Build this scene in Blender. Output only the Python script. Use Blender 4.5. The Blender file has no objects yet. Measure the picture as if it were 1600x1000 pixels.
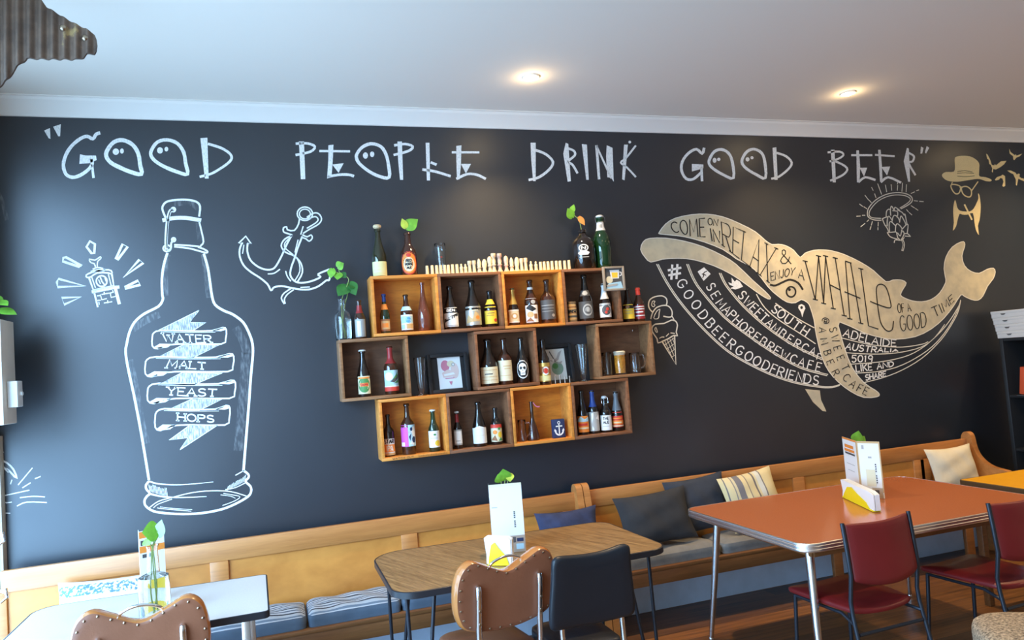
import bpy, bmesh, math, random
from mathutils import Vector, Matrix
from mathutils.geometry import tessellate_polygon
random.seed(7)
PI = math.pi
scene = bpy.context.scene
COL = scene.collection

# ------------------------------------------------------------------ camera
CAM = Vector((0.0, -4.5496, 1.669))
YAW, PITCH, ROLL, FPX = 0.3153582836, 0.0592312400, -0.0771812138, 1155.0
_cy, _sy, _cp, _sp = math.cos(YAW), math.sin(YAW), math.cos(PITCH), math.sin(PITCH)
_f = Vector((_sy*_cp, _cy*_cp, _sp)); _r0 = Vector((_cy, -_sy, 0)); _u0 = _r0.cross(_f)
_r = math.cos(ROLL)*_r0 + math.sin(ROLL)*_u0
_u = -math.sin(ROLL)*_r0 + math.cos(ROLL)*_u0
cam_data = bpy.data.cameras.new('camera')
cam_data.sensor_fit = 'HORIZONTAL'; cam_data.sensor_width = 36.0
cam_data.lens = 36.0*FPX/1600.0; cam_data.clip_start = 0.05
cam = bpy.data.objects.new('camera', cam_data); COL.objects.link(cam)
M3 = Matrix((_r, _u, -_f)).transposed()
cam.matrix_world = Matrix.Translation(CAM) @ M3.to_4x4()
scene.camera = cam

# ------------------------------------------------------------------ colour management, world, daylight
scene.view_settings.view_transform = 'Standard'
scene.view_settings.look = 'None'
scene.view_settings.gamma = 1.0
scene.view_settings.use_curve_mapping = False
scene.view_settings.exposure = 0.0
world = bpy.data.worlds.new('world'); scene.world = world; world.use_nodes = True
_bg = world.node_tree.nodes['Background']
_bg.inputs['Color'].default_value = (0.75, 0.85, 1.0, 1); _bg.inputs['Strength'].default_value = 0.6

def area(name, loc, aim, sx, sy, power, color, spread=180):
    d = bpy.data.lights.new(name, 'AREA'); d.shape = 'RECTANGLE'; d.size = sx; d.size_y = sy
    d.energy = power; d.color = color; d.spread = math.radians(spread)
    o = bpy.data.objects.new(name, d); COL.objects.link(o); o.location = loc
    o.rotation_euler = Vector(aim).to_track_quat('-Z', 'Y').to_euler()
    return o
# daylight through the two windows of the left wall, and the bright sky over the street beyond them
area('daylight_window_low', (-1.45, -2.09, 0.76), (1, 0, 0), 3.9, 1.34, 165, (0.34, 0.64, 1.0))
area('daylight_window_high', (-1.45, -2.29, 2.30), (1, 0, 0), 3.5, 1.48, 70, (0.36, 0.66, 1.0))
area('rear_fill_light', (-1.44, -5.40, 1.58), (1, 0.1, 0), 1.7, 2.2, 50, (0.75, 0.88, 1.0))  # unseen rear opening, added as weak fill from behind the camera
area('sky_over_the_street', (-3.3, -4.0, 3.5), (1, 0.95, -0.95), 3.5, 2.6, 380, (0.36, 0.64, 1.0), 140)

def on(px, py, axis, val):
    """point of the photograph's ray (1600x1000 frame) on the plane axis=val"""
    d = _f*FPX + _r*(px-800.0) + _u*(500.0-py)
    t = (val-CAM[axis])/d[axis]
    return CAM + d*t
def W(px, py, y=0.0): return on(px, py, 1, y)
def Z(px, py, z): return on(px, py, 2, z)

# ------------------------------------------------------------------ materials
MATS = {}
def nodes_of(m): return m.node_tree.nodes, m.node_tree.links
def mat(name, color=(0.5, 0.5, 0.5), rough=0.5, metal=0.0, spec=0.5, trans=0.0, ior=1.45, coat=0.0, emit=None, estr=0.0, var=0.0, vscale=8.0, bump=0.0, bscale=60.0, sheen=0.0):
    if name in MATS: return MATS[name]
    m = bpy.data.materials.new(name); m.use_nodes = True
    n, l = nodes_of(m); b = n['Principled BSDF']
    b.inputs['Base Color'].default_value = (*color, 1); b.inputs['Roughness'].default_value = rough
    b.inputs['Metallic'].default_value = metal; b.inputs['Specular IOR Level'].default_value = spec
    b.inputs['Transmission Weight'].default_value = trans; b.inputs['IOR'].default_value = ior
    b.inputs['Coat Weight'].default_value = coat; b.inputs['Sheen Weight'].default_value = sheen
    if emit: b.inputs['Emission Color'].default_value = (*emit, 1); b.inputs['Emission Strength'].default_value = estr
    if var > 0 or bump > 0:
        tc = n.new('ShaderNodeTexCoord')
    if var > 0:
        no = n.new('ShaderNodeTexNoise'); no.inputs['Scale'].default_value = vscale; no.inputs['Detail'].default_value = 5
        l.new(tc.outputs['Object'], no.inputs['Vector'])
        cr = n.new('ShaderNodeValToRGB')
        cr.color_ramp.elements[0].position = 0.3; cr.color_ramp.elements[1].position = 0.7
        cr.color_ramp.elements[0].color = (*[max(0, c*(1-var)) for c in color], 1)
        cr.color_ramp.elements[1].color = (*[min(1, c*(1+var)) for c in color], 1)
        l.new(no.outputs['Fac'], cr.inputs['Fac']); l.new(cr.outputs['Color'], b.inputs['Base Color'])
    if bump > 0:
        nb = n.new('ShaderNodeTexNoise'); nb.inputs['Scale'].default_value = bscale; nb.inputs['Detail'].default_value = 4
        l.new(tc.outputs['Object'], nb.inputs['Vector'])
        bp = n.new('ShaderNodeBump'); bp.inputs['Strength'].default_value = bump; bp.inputs['Distance'].default_value = 0.01
        l.new(nb.outputs['Fac'], bp.inputs['Height']); l.new(bp.outputs['Normal'], b.inputs['Normal'])
    MATS[name] = m
    return m
def wood(name, c1, c2, stretch=(1.0, 14.0, 14.0), scale=3.0, rough=0.4, rot=0.0, lines=0.5, coat=0.0, spec=0.5):
    if name in MATS: return MATS[name]
    m = bpy.data.materials.new(name); m.use_nodes = True
    n, l = nodes_of(m); b = n['Principled BSDF']
    tc = n.new('ShaderNodeTexCoord'); oi = n.new('ShaderNodeObjectInfo')
    ad = n.new('ShaderNodeVectorMath'); ad.operation = 'ADD'
    ml = n.new('ShaderNodeVectorMath'); ml.operation = 'SCALE'; ml.inputs['Scale'].default_value = 9.0
    cb = n.new('ShaderNodeCombineXYZ')
    for i in range(3): l.new(oi.outputs['Random'], cb.inputs[i])
    l.new(cb.outputs[0], ml.inputs[0]); l.new(tc.outputs['Object'], ad.inputs[0]); l.new(ml.outputs[0], ad.inputs[1])
    mp = n.new('ShaderNodeMapping'); mp.inputs['Scale'].default_value = stretch
    vr = n.new('ShaderNodeVectorRotate'); vr.rotation_type = 'Z_AXIS'; vr.inputs['Angle'].default_value = rot
    l.new(ad.outputs[0], vr.inputs['Vector']); l.new(vr.outputs[0], mp.inputs['Vector'])
    n1 = n.new('ShaderNodeTexNoise'); n1.inputs['Scale'].default_value = scale; n1.inputs['Detail'].default_value = 6; n1.inputs['Distortion'].default_value = 0.6
    l.new(mp.outputs[0], n1.inputs['Vector'])
    n2 = n.new('ShaderNodeTexNoise'); n2.inputs['Scale'].default_value = scale*5; n2.inputs['Detail'].default_value = 3
    l.new(mp.outputs[0], n2.inputs['Vector'])
    mx = n.new('ShaderNodeMix'); mx.data_type = 'FLOAT'; mx.inputs['Factor'].default_value = lines*0.6
    l.new(n1.outputs['Fac'], mx.inputs['A']); l.new(n2.outputs['Fac'], mx.inputs['B'])
    cr = n.new('ShaderNodeValToRGB'); cr.color_ramp.elements[0].position = 0.32; cr.color_ramp.elements[1].position = 0.66
    cr.color_ramp.elements[0].color = (*c1, 1); cr.color_ramp.elements[1].color = (*c2, 1)
    l.new(mx.outputs['Result'], cr.inputs['Fac']); l.new(cr.outputs['Color'], b.inputs['Base Color'])
    b.inputs['Roughness'].default_value = rough; b.inputs['Coat Weight'].default_value = coat; b.inputs['Coat Roughness'].default_value = 0.36
    b.inputs['Specular IOR Level'].default_value = spec
    MATS[name] = m
    return m
def stripes(name, base, cols, axis=1, scale=20.0, rough=0.9):
    """woven stripes: cols is a list of (position 0..1, colour), repeated along a local axis"""
    if name in MATS: return MATS[name]
    m = bpy.data.materials.new(name); m.use_nodes = True
    n, l = nodes_of(m); b = n['Principled BSDF']
    tc = n.new('ShaderNodeTexCoord'); sx = n.new('ShaderNodeSeparateXYZ'); l.new(tc.outputs['Object'], sx.inputs[0])
    mu = n.new('ShaderNodeMath'); mu.operation = 'MULTIPLY'; mu.inputs[1].default_value = scale; l.new(sx.outputs[axis], mu.inputs[0])
    fr = n.new('ShaderNodeMath'); fr.operation = 'FRACT'; l.new(mu.outputs[0], fr.inputs[0])
    cr = n.new('ShaderNodeValToRGB'); cr.color_ramp.interpolation = 'CONSTANT'
    e = cr.color_ramp.elements
    e[0].position = 0; e[0].color = (*base, 1); e[1].position = cols[0][0]; e[1].color = (*cols[0][1], 1)
    for p, c in cols[1:]:
        q = e.new(p); q.color = (*c, 1)
    l.new(fr.outputs[0], cr.inputs['Fac']); l.new(cr.outputs['Color'], b.inputs['Base Color'])
    b.inputs['Roughness'].default_value = rough
    MATS[name] = m
    return m

# ------------------------------------------------------------------ mesh helpers
def add_box(bm, c, s, bevel=0.0, mi=0, rot=None, seg=2):
    t = bmesh.new(); bmesh.ops.create_cube(t, size=1.0)
    for v in t.verts: v.co = Vector((v.co.x*s[0], v.co.y*s[1], v.co.z*s[2]))
    if bevel > 0: bmesh.ops.bevel(t, geom=t.edges[:], offset=bevel, segments=seg, profile=0.5, affect='EDGES')
    if rot is not None:
        for v in t.verts: v.co = rot @ v.co
    for v in t.verts: v.co += Vector(c)
    merge(bm, t, mi)
def merge(bm, t, mi=None):
    mp = {}
    for v in t.verts: mp[v] = bm.verts.new(v.co)
    for f in t.faces:
        try: g = bm.faces.new([mp[v] for v in f.verts])
        except ValueError: continue
        g.material_index = f.material_index if mi is None else mi
        g.smooth = f.smooth
    t.free()
def add_lathe(bm, prof, n=24, c=(0, 0, 0), mi=0, closed=True):
    c = Vector(c); rings = []
    for r, z in prof:
        if r <= 1e-6: rings.append([bm.verts.new(c+Vector((0, 0, z)))])
        else: rings.append([bm.verts.new(c+Vector((r*math.cos(2*PI*i/n), r*math.sin(2*PI*i/n), z))) for i in range(n)])
    for a, b in zip(rings, rings[1:]):
        for i in range(n):
            j = (i+1) % n
            if len(a) == 1 and len(b) == 1: continue
            if len(a) == 1: f = bm.faces.new((a[0], b[j], b[i])[::-1])
            elif len(b) == 1: f = bm.faces.new((a[i], a[j], b[0]))
            else: f = bm.faces.new((a[i], a[j], b[j], b[i]))
            f.material_index = mi
    return rings
def add_tube(bm, pts, r, n=10, mi=0, caps=True):
    pts = [Vector(p) for p in pts]; rs = r if isinstance(r, (list, tuple)) else [r]*len(pts)
    t0 = (pts[1]-pts[0]).normalized()
    a = Vector((0, 0, 1)) if abs(t0.z) < 0.9 else Vector((1, 0, 0))
    nrm = t0.cross(a).normalized(); rings = []
    for i, p in enumerate(pts):
        t = (pts[min(i+1, len(pts)-1)]-pts[max(i-1, 0)]).normalized()
        nrm = (nrm - t*nrm.dot(t)).normalized(); bn = t.cross(nrm)
        rings.append([bm.verts.new(p+(nrm*math.cos(2*PI*k/n)+bn*math.sin(2*PI*k/n))*rs[i]) for k in range(n)])
    for A, B in zip(rings, rings[1:]):
        for k in range(n):
            f = bm.faces.new((A[k], A[(k+1) % n], B[(k+1) % n], B[k])); f.material_index = mi
    if caps:
        f = bm.faces.new(rings[0][::-1]); f.material_index = mi
        f = bm.faces.new(rings[-1]); f.material_index = mi
def smooth_pts(pts, k=4, closed=False):
    P = [Vector(p) for p in pts]; n = len(P); out = []
    rng = range(n) if closed else range(n-1)
    for i in rng:
        if closed: p0, p1, p2, p3 = P[(i-1) % n], P[i], P[(i+1) % n], P[(i+2) % n]
        else: p0, p1, p2, p3 = P[max(i-1, 0)], P[i], P[i+1], P[min(i+2, n-1)]
        for j in range(k):
            t = j/k
            out.append(0.5*((2*p1)+(p2-p0)*t+(2*p0-5*p1+4*p2-p3)*t*t+(3*p1-p0-3*p2+p3)*t*t*t))
    if not closed: out.append(P[-1])
    return out
def add_prism(bm, poly, fn, mi=0):
    """extrude a 2D polygon: fn(u, v, k) gives the 3D point of side k (0/1)"""
    A = [bm.verts.new(fn(u, v, 0)) for u, v in poly]; B = [bm.verts.new(fn(u, v, 1)) for u, v in poly]
    n = len(poly)
    for i in range(n):
        j = (i+1) % n
        f = bm.faces.new((A[i], A[j], B[j], B[i])); f.material_index = mi
    for t in tessellate_polygon([[Vector((u, v, 0)) for u, v in poly]]):
        f = bm.faces.new([A[i] for i in t]); f.material_index = mi
        f = bm.faces.new([B[i] for i in t[::-1]]); f.material_index = mi
def add_loft(bm, loops, mi=0, cap0=True, cap1=True):
    R = [[bm.verts.new(p) for p in L] for L in loops]; n = len(R[0])
    for A, B in zip(R, R[1:]):
        for i in range(n):
            j = (i+1) % n
            f = bm.faces.new((A[i], A[j], B[j], B[i])); f.material_index = mi
    if cap0: bm.faces.new(R[0][::-1]).material_index = mi
    if cap1: bm.faces.new(R[-1]).material_index = mi
def obj(name, bm, mats, parent=None, smooth=True, angle=38, loc=None, rotz=None):
    bmesh.ops.recalc_face_normals(bm, faces=bm.faces[:])
    me = bpy.data.meshes.new(name); bm.to_mesh(me); bm.free()
    for m in (mats if isinstance(mats, (list, tuple)) else [mats]): me.materials.append(m)
    if smooth and len(me.polygons):
        me.polygons.foreach_set('use_smooth', [True]*len(me.polygons))
        me.set_sharp_from_angle(angle=math.radians(angle))
    o = bpy.data.objects.new(name, me); COL.objects.link(o)
    if parent is not None: o.parent = parent
    if loc is not None: o.location = loc
    if rotz is not None: o.rotation_euler = (0, 0, rotz)
    return o
def tag(o, label, cat, group=None):
    o['label'] = label; o['category'] = cat
    if group: o['group'] = group
    return o
def thing(name, label, cat, loc=(0, 0, 0), rotz=0.0, group=None):
    o = bpy.data.objects.new(name, None); COL.objects.link(o)
    o.empty_display_size = 0.05
    o.location = loc; o.rotation_euler = (0, 0, rotz)
    return tag(o, label, cat, group)
def struct(o): o['kind'] = 'structure'; return o
def NB(): return bmesh.new()
def dup(o, parent=None):
    c = o.copy(); COL.objects.link(c)
    if parent is not None: c.parent = parent
    for ch in list(o.children): dup(ch, c)
    return c
# ------------------------------------------------------------------ the room
ZC = 3.2166; ZCEIL = 3.31; XL = -1.40; XR = 7.2; YF = -6.6
m_board = mat('chalkboard_paint', (0.0115, 0.0155, 0.0235), rough=0.41, spec=1.0, ior=1.49, var=0.12, vscale=2.2, bump=0.03, bscale=30)
m_ceiling = mat('ceiling_white', (0.82, 0.755, 0.67), rough=0.85)
m_trim = mat('cornice_white', (0.86, 0.82, 0.76), rough=0.6)
m_wall = mat('plaster_cream', (0.50, 0.45, 0.38), rough=0.8)
m_skirt = mat('skirting_grey', (0.56, 0.68, 0.84), rough=0.55, var=0.08)
bm = NB(); add_box(bm, ((XL+XR)/2, 0.06, 1.66), (XR-XL+0.3, 0.12, 3.34)); wall_back = struct(obj('wall_back', bm, m_board, smooth=False))
wall_back['label'] = 'dark chalkboard wall covered in chalk and paint drawings'
bm = NB(); add_box(bm, ((XL+XR)/2, YF/2, ZCEIL+0.05), (XR-XL+0.3, -YF+0.3, 0.1)); struct(obj('ceiling', bm, m_ceiling, smooth=False))
# cornice: cove profile along the back wall
prof = [(0, ZCEIL), (0, ZC), (-0.012, ZC), (-0.016, ZC+0.012), (-0.03, ZC+0.03), (-0.055, ZC+0.055), (-0.075, ZC+0.072), (-0.082, ZC+0.086), (-0.095, ZC+0.088), (-0.095, ZCEIL)]
bm = NB(); add_prism(bm, prof, lambda y, z, k: Vector((XL if k == 0 else XR, y, z))); struct(obj('trim_1', bm, m_trim, angle=20))
# floor of long boards
m_floor = bpy.data.materials.new('floor_boards'); m_floor.use_nodes = True
n, l = nodes_of(m_floor); b = n['Principled BSDF']
tc = n.new('ShaderNodeTexCoord'); bk = n.new('ShaderNodeTexBrick')
bk.inputs['Color1'].default_value = (0.25, 0.105, 0.032, 1); bk.inputs['Color2'].default_value = (0.052, 0.029, 0.019, 1); bk.inputs['Mortar'].default_value = (0.02, 0.012, 0.008, 1)
bk.inputs['Scale'].default_value = 1.0; bk.inputs['Mortar Size'].default_value = 0.002; bk.inputs['Brick Width'].default_value = 1.9; bk.inputs['Row Height'].default_value = 0.13
bk.inputs['Bias'].default_value = -0.1; bk.offset = 0.37
l.new(tc.outputs['Object'], bk.inputs['Vector'])
mp = n.new('ShaderNodeMapping'); mp.inputs['Scale'].default_value = (1.2, 16, 1); l.new(tc.outputs['Object'], mp.inputs['Vector'])
no = n.new('ShaderNodeTexNoise'); no.inputs['Scale'].default_value = 2.5; no.inputs['Detail'].default_value = 6; l.new(mp.outputs[0], no.inputs['Vector'])
mx = n.new('ShaderNodeMix'); mx.data_type = 'RGBA'; mx.blend_type = 'MULTIPLY'; mx.inputs['Factor'].default_value = 0.7
cr = n.new('ShaderNodeValToRGB'); cr.color_ramp.elements[0].color = (0.35, 0.33, 0.32, 1); cr.color_ramp.elements[1].color = (1.3, 1.25, 1.2, 1); cr.color_ramp.elements[0].position = 0.3; cr.color_ramp.elements[1].position = 0.7
l.new(no.outputs['Fac'], cr.inputs['Fac']); l.new(bk.outputs['Color'], mx.inputs['A']); l.new(cr.outputs['Color'], mx.inputs['B']); l.new(mx.outputs['Result'], b.inputs['Base Color'])
b.inputs['Roughness'].default_value = 0.38
bm = NB(); add_box(bm, ((XL+XR)/2, YF/2, -0.05), (XR-XL+0.3, -YF+0.3, 0.1)); struct(obj('floor', bm, m_floor, smooth=False))
# skirting panel below the pews
bm = NB(); add_box(bm, ((XL+XR)/2, -0.06, 0.15), (XR-XL, 0.12, 0.30), 0.004); struct(obj('baseboard_back', bm, m_skirt))
# left wall with the window opening, then right and front walls
# openings of the left wall: (y near, y far, z low, z high); the last is added, unseen, for rear fill
OPEN = [(-0.09, -4.08, 0.07, 1.46), (-0.50, -4.08, 1.54, 3.06), (-4.52, -6.28, 0.36, 2.80)]
bm = NB(); xw = XL-0.06
for ya, yb, za, zb in ((0, -.09, 0, 3.33), (-.09, -4.08, 0, .07), (-.09, -4.08, 1.46, 1.54), (-.09, -.50, 1.54, 3.06), (-.09, -4.08, 3.06, 3.33), (-4.08, -4.52, 0, 3.33), (-4.52, -6.28, 0, .36), (-4.52, -6.28, 2.80, 3.33), (-6.28, YF, 0, 3.33)):
    add_box(bm, (xw, (ya+yb)/2, (za+zb)/2), (0.12, ya-yb, zb-za))
struct(obj('wall_left', bm, m_wall, smooth=False))
for k, (ya, yb, za, zb) in enumerate(OPEN):
    bm = NB()
    for y in (ya-0.02, (ya+yb)/2, yb+0.02): add_box(bm, (XL-0.08, y, (za+zb)/2), (0.04, 0.04, zb-za), 0.004)
    for z in (za+0.02, zb-0.02): add_box(bm, (XL-0.08, (ya+yb)/2, z), (0.04, ya-yb, 0.04), 0.004)
    struct(obj('window_%d' % (k+1), bm, m_trim))
bm = NB(); add_box(bm, (XR+0.06, YF/2, 1.66), (0.12, -YF, 3.34)); struct(obj('wall_right', bm, m_wall, smooth=False))
bm = NB(); add_box(bm, ((XL+XR)/2, YF-0.06, 1.66), (XR-XL+0.3, 0.12, 3.34)); struct(obj('wall_front', bm, m_wall, smooth=False))
# timber corner post where the left wall meets the chalkboard
m_post = mat('post_beige', (0.55, 0.48, 0.38), rough=0.5, var=0.06)
bm = NB(); add_box(bm, (XL+0.015, -0.03, 0.75), (0.03, 0.06, 1.5), 0.003); struct(obj('trim_2', bm, m_post))

# ------------------------------------------------------------------ recessed ceiling lamps
m_lamp = mat('lamp_glow', (1, 0.9, 0.7), emit=(1.0, 0.80, 0.48), estr=60.0)
m_lampring = mat('lamp_ring', (0.85, 0.82, 0.75), rough=0.35)
def downlight(x, y, label, power=170, aim=(0, 0.0, -1), blend=1.0, ang=126):
    t = thing('downlight', label, 'ceiling light', (x, y, ZCEIL), group='recessed ceiling lamps')
    bm = NB(); add_lathe(bm, [(0.036, -0.001), (0.036, -0.009), (0.047, -0.009), (0.052, -0.004), (0.052, 0.0)], 32); obj('trim_ring', bm, m_lampring, t)
    bm = NB(); add_lathe(bm, [(0.0, -0.016), (0.02, -0.0145), (0.03, -0.011), (0.0355, -0.005)], 24); obj('bulb', bm, m_lamp, t)
    d = bpy.data.lights.new('downlight_lamp', 'SPOT'); d.energy = power; d.color = (1.0, 0.70, 0.36); d.spot_size = math.radians(ang); d.spot_blend = blend; d.shadow_soft_size = 0.035
    o = bpy.data.objects.new('downlight_lamp', d); COL.objects.link(o); o.location = (x, y, ZCEIL-0.03); o.rotation_euler = Vector(aim).to_track_quat('-Z', 'Y').to_euler()
    d = bpy.data.lights.new('downlight_glow', 'POINT'); d.energy = 1.1; d.color = (1.0, 0.72, 0.38); d.shadow_soft_size = 0.02
    o = bpy.data.objects.new('downlight_glow', d); COL.objects.link(o); o.location = (x, y, ZCEIL-0.055)
    return t
downlight(1.503, -0.647, 'glowing recessed ceiling lamp above the crate shelves')
downlight(3.768, -0.643, 'glowing recessed ceiling lamp above the painted whale')
downlight(6.033, -0.643, 'recessed ceiling lamp near the far right end of the room')
downlight(1.503, -2.95, 'added unseen ceiling lamp in the second row, left of the room centre', 80)  # second row is out of view, added as warm fill for the room
downlight(3.768, -2.95, 'added unseen ceiling lamp in the second row, right of the room centre', 80)
downlight(6.033, -2.95, 'added unseen ceiling lamp in the second row near the right wall', 380)  # added lamp, kept strong to brighten the right side of the ceiling
# ------------------------------------------------------------------ drawings on the chalkboard wall
def chalk(name, color, gap=0.25, scale=260.0, rough=0.95, stretch=(1, 1, 1), lo=0.38, hi=0.5, back=(0.10, 0.10, 0.11), spec=0.2, ior=1.45):
    m = bpy.data.materials.new(name); m.use_nodes = True
    n, l = nodes_of(m); b = n['Principled BSDF']
    tc = n.new('ShaderNodeTexCoord'); mp = n.new('ShaderNodeMapping'); mp.inputs['Scale'].default_value = stretch
    no = n.new('ShaderNodeTexNoise'); no.inputs['Scale'].default_value = scale; no.inputs['Detail'].default_value = 3
    cr = n.new('ShaderNodeValToRGB'); cr.color_ramp.elements[0].position = lo; cr.color_ramp.elements[1].position = hi
    c0 = [color[i]*(1-gap)+back[i]*gap for i in range(3)]
    cr.color_ramp.elements[0].color = (*c0, 1); cr.color_ramp.elements[1].color = (*color, 1)
    l.new(tc.outputs['Object'], mp.inputs['Vector']); l.new(mp.outputs[0], no.inputs['Vector']); l.new(no.outputs['Fac'], cr.inputs['Fac']); l.new(cr.outputs['Color'], b.inputs['Base Color'])
    b.inputs['Roughness'].default_value = rough; b.inputs['Specular IOR Level'].default_value = spec; b.inputs['IOR'].default_value = ior
    return m
m_chalk = chalk('chalk_white', (0.86, 0.86, 0.84))
m_brush = chalk('brushed_chalk', (0.88, 0.87, 0.84), gap=0.25, scale=70, stretch=(3, 1, 1))
m_hatch = chalk('chalk_hatching', (0.66, 0.66, 0.66), gap=0.85, scale=60, stretch=(3.2, 1, 0.45), lo=0.44, hi=0.56, back=(0.2, 0.2, 0.21))
m_smear = chalk('chalk_smear', (0.13, 0.135, 0.14), gap=1.0, scale=40, rough=0.45, spec=0.9, ior=1.55, stretch=(2.0, 1, 0.5), lo=0.44, hi=0.72, back=(0.0115, 0.0155, 0.0235))
m_whale = chalk('whale_paint', (0.62, 0.54, 0.37), gap=0.4, scale=9, lo=0.36, hi=0.6, back=(0.3, 0.28, 0.24))
m_lamplit_gold = chalk('lamplit_gold_paint', (0.84, 0.68, 0.36), gap=0.15)  # gold-ish paint with the warm lamplight on hat and bats put into its colour
m_whaleline = chalk('whale_edge_paint', (0.78, 0.745, 0.64), gap=0.1)
m_dark = mat('painted_dark_line', (0.022, 0.02, 0.019), rough=0.6)
Y1, Y2, Y3 = -0.0012, -0.0022, -0.0032

def V2(p): return Vector((p[0], p[1], 0))
def poly(bm, pts, y=Y1, mi=0):
    P = [V2(p) for p in pts]
    vs = [bm.verts.new(W(p.x, p.y, y)) for p in P]
    for t in tessellate_polygon([P]):
        try: bm.faces.new([vs[i] for i in t]).material_index = mi
        except ValueError: pass
def rib(bm, pts, w=2.0, y=Y1, mi=0, closed=False, sm=3, w2=None, jit=0.0):
    """a chalk stroke: a flat band w pixels wide (of the photograph) along pts, laid on the wall"""
    P = [V2(p) for p in pts]
    if sm > 1 and len(P) > 2: P = smooth_pts(P, sm, closed)
    n = len(P); L, R_ = [], []
    for i in range(n):
        a = P[(i-1) % n] if closed else P[max(i-1, 0)]
        c = P[(i+1) % n] if closed else P[min(i+1, n-1)]
        d = c-a
        if d.length < 1e-6: d = Vector((1, 0, 0))
        d.normalize(); nn = Vector((-d.y, d.x, 0))
        k = i/(n-1)
        ww = (w if w2 is None else w+(w2-w)*k)*0.5*(1+jit*random.uniform(-1, 1))
        q = P[i]
        if not closed and i == 0: q = q-d*ww*0.6
        if not closed and i == n-1: q = q+d*ww*0.6
        L.append(bm.verts.new(W(*(q+nn*ww).xy, y))); R_.append(bm.verts.new(W(*(q-nn*ww).xy, y)))
    for i in range(n if closed else n-1):
        j = (i+1) % n
        bm.faces.new((L[i], L[j], R_[j], R_[i])).material_index = mi
def ell(bm, x, y, rx, ry, yy=Y1, mi=0, n=16, rot=0.0):
    pts = [(x+rx*math.cos(2*PI*i/n)*math.cos(rot)-ry*math.sin(2*PI*i/n)*math.sin(rot), y+rx*math.cos(2*PI*i/n)*math.sin(rot)+ry*math.sin(2*PI*i/n)*math.cos(rot)) for i in range(n)]
    poly(bm, pts, yy, mi)
def ring(bm, x, y, rx, ry, w, yy=Y1, mi=0, n=20, a0=0.0, a1=2*PI):
    full = abs(a1-a0-2*PI) < 1e-6
    pts = [(x+rx*math.cos(a0+(a1-a0)*i/(n if full else n-1)), y+ry*math.sin(a0+(a1-a0)*i/(n if full else n-1))) for i in range(n)]
    rib(bm, pts, w, yy, mi, closed=full, sm=1)
def ZO(ox, oy, f):
    """points read off an enlarged crop -> photograph pixels"""
    return lambda *c: [(ox+c[i]*f, oy+c[i+1]*f) for i in range(0, len(c), 2)]

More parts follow.
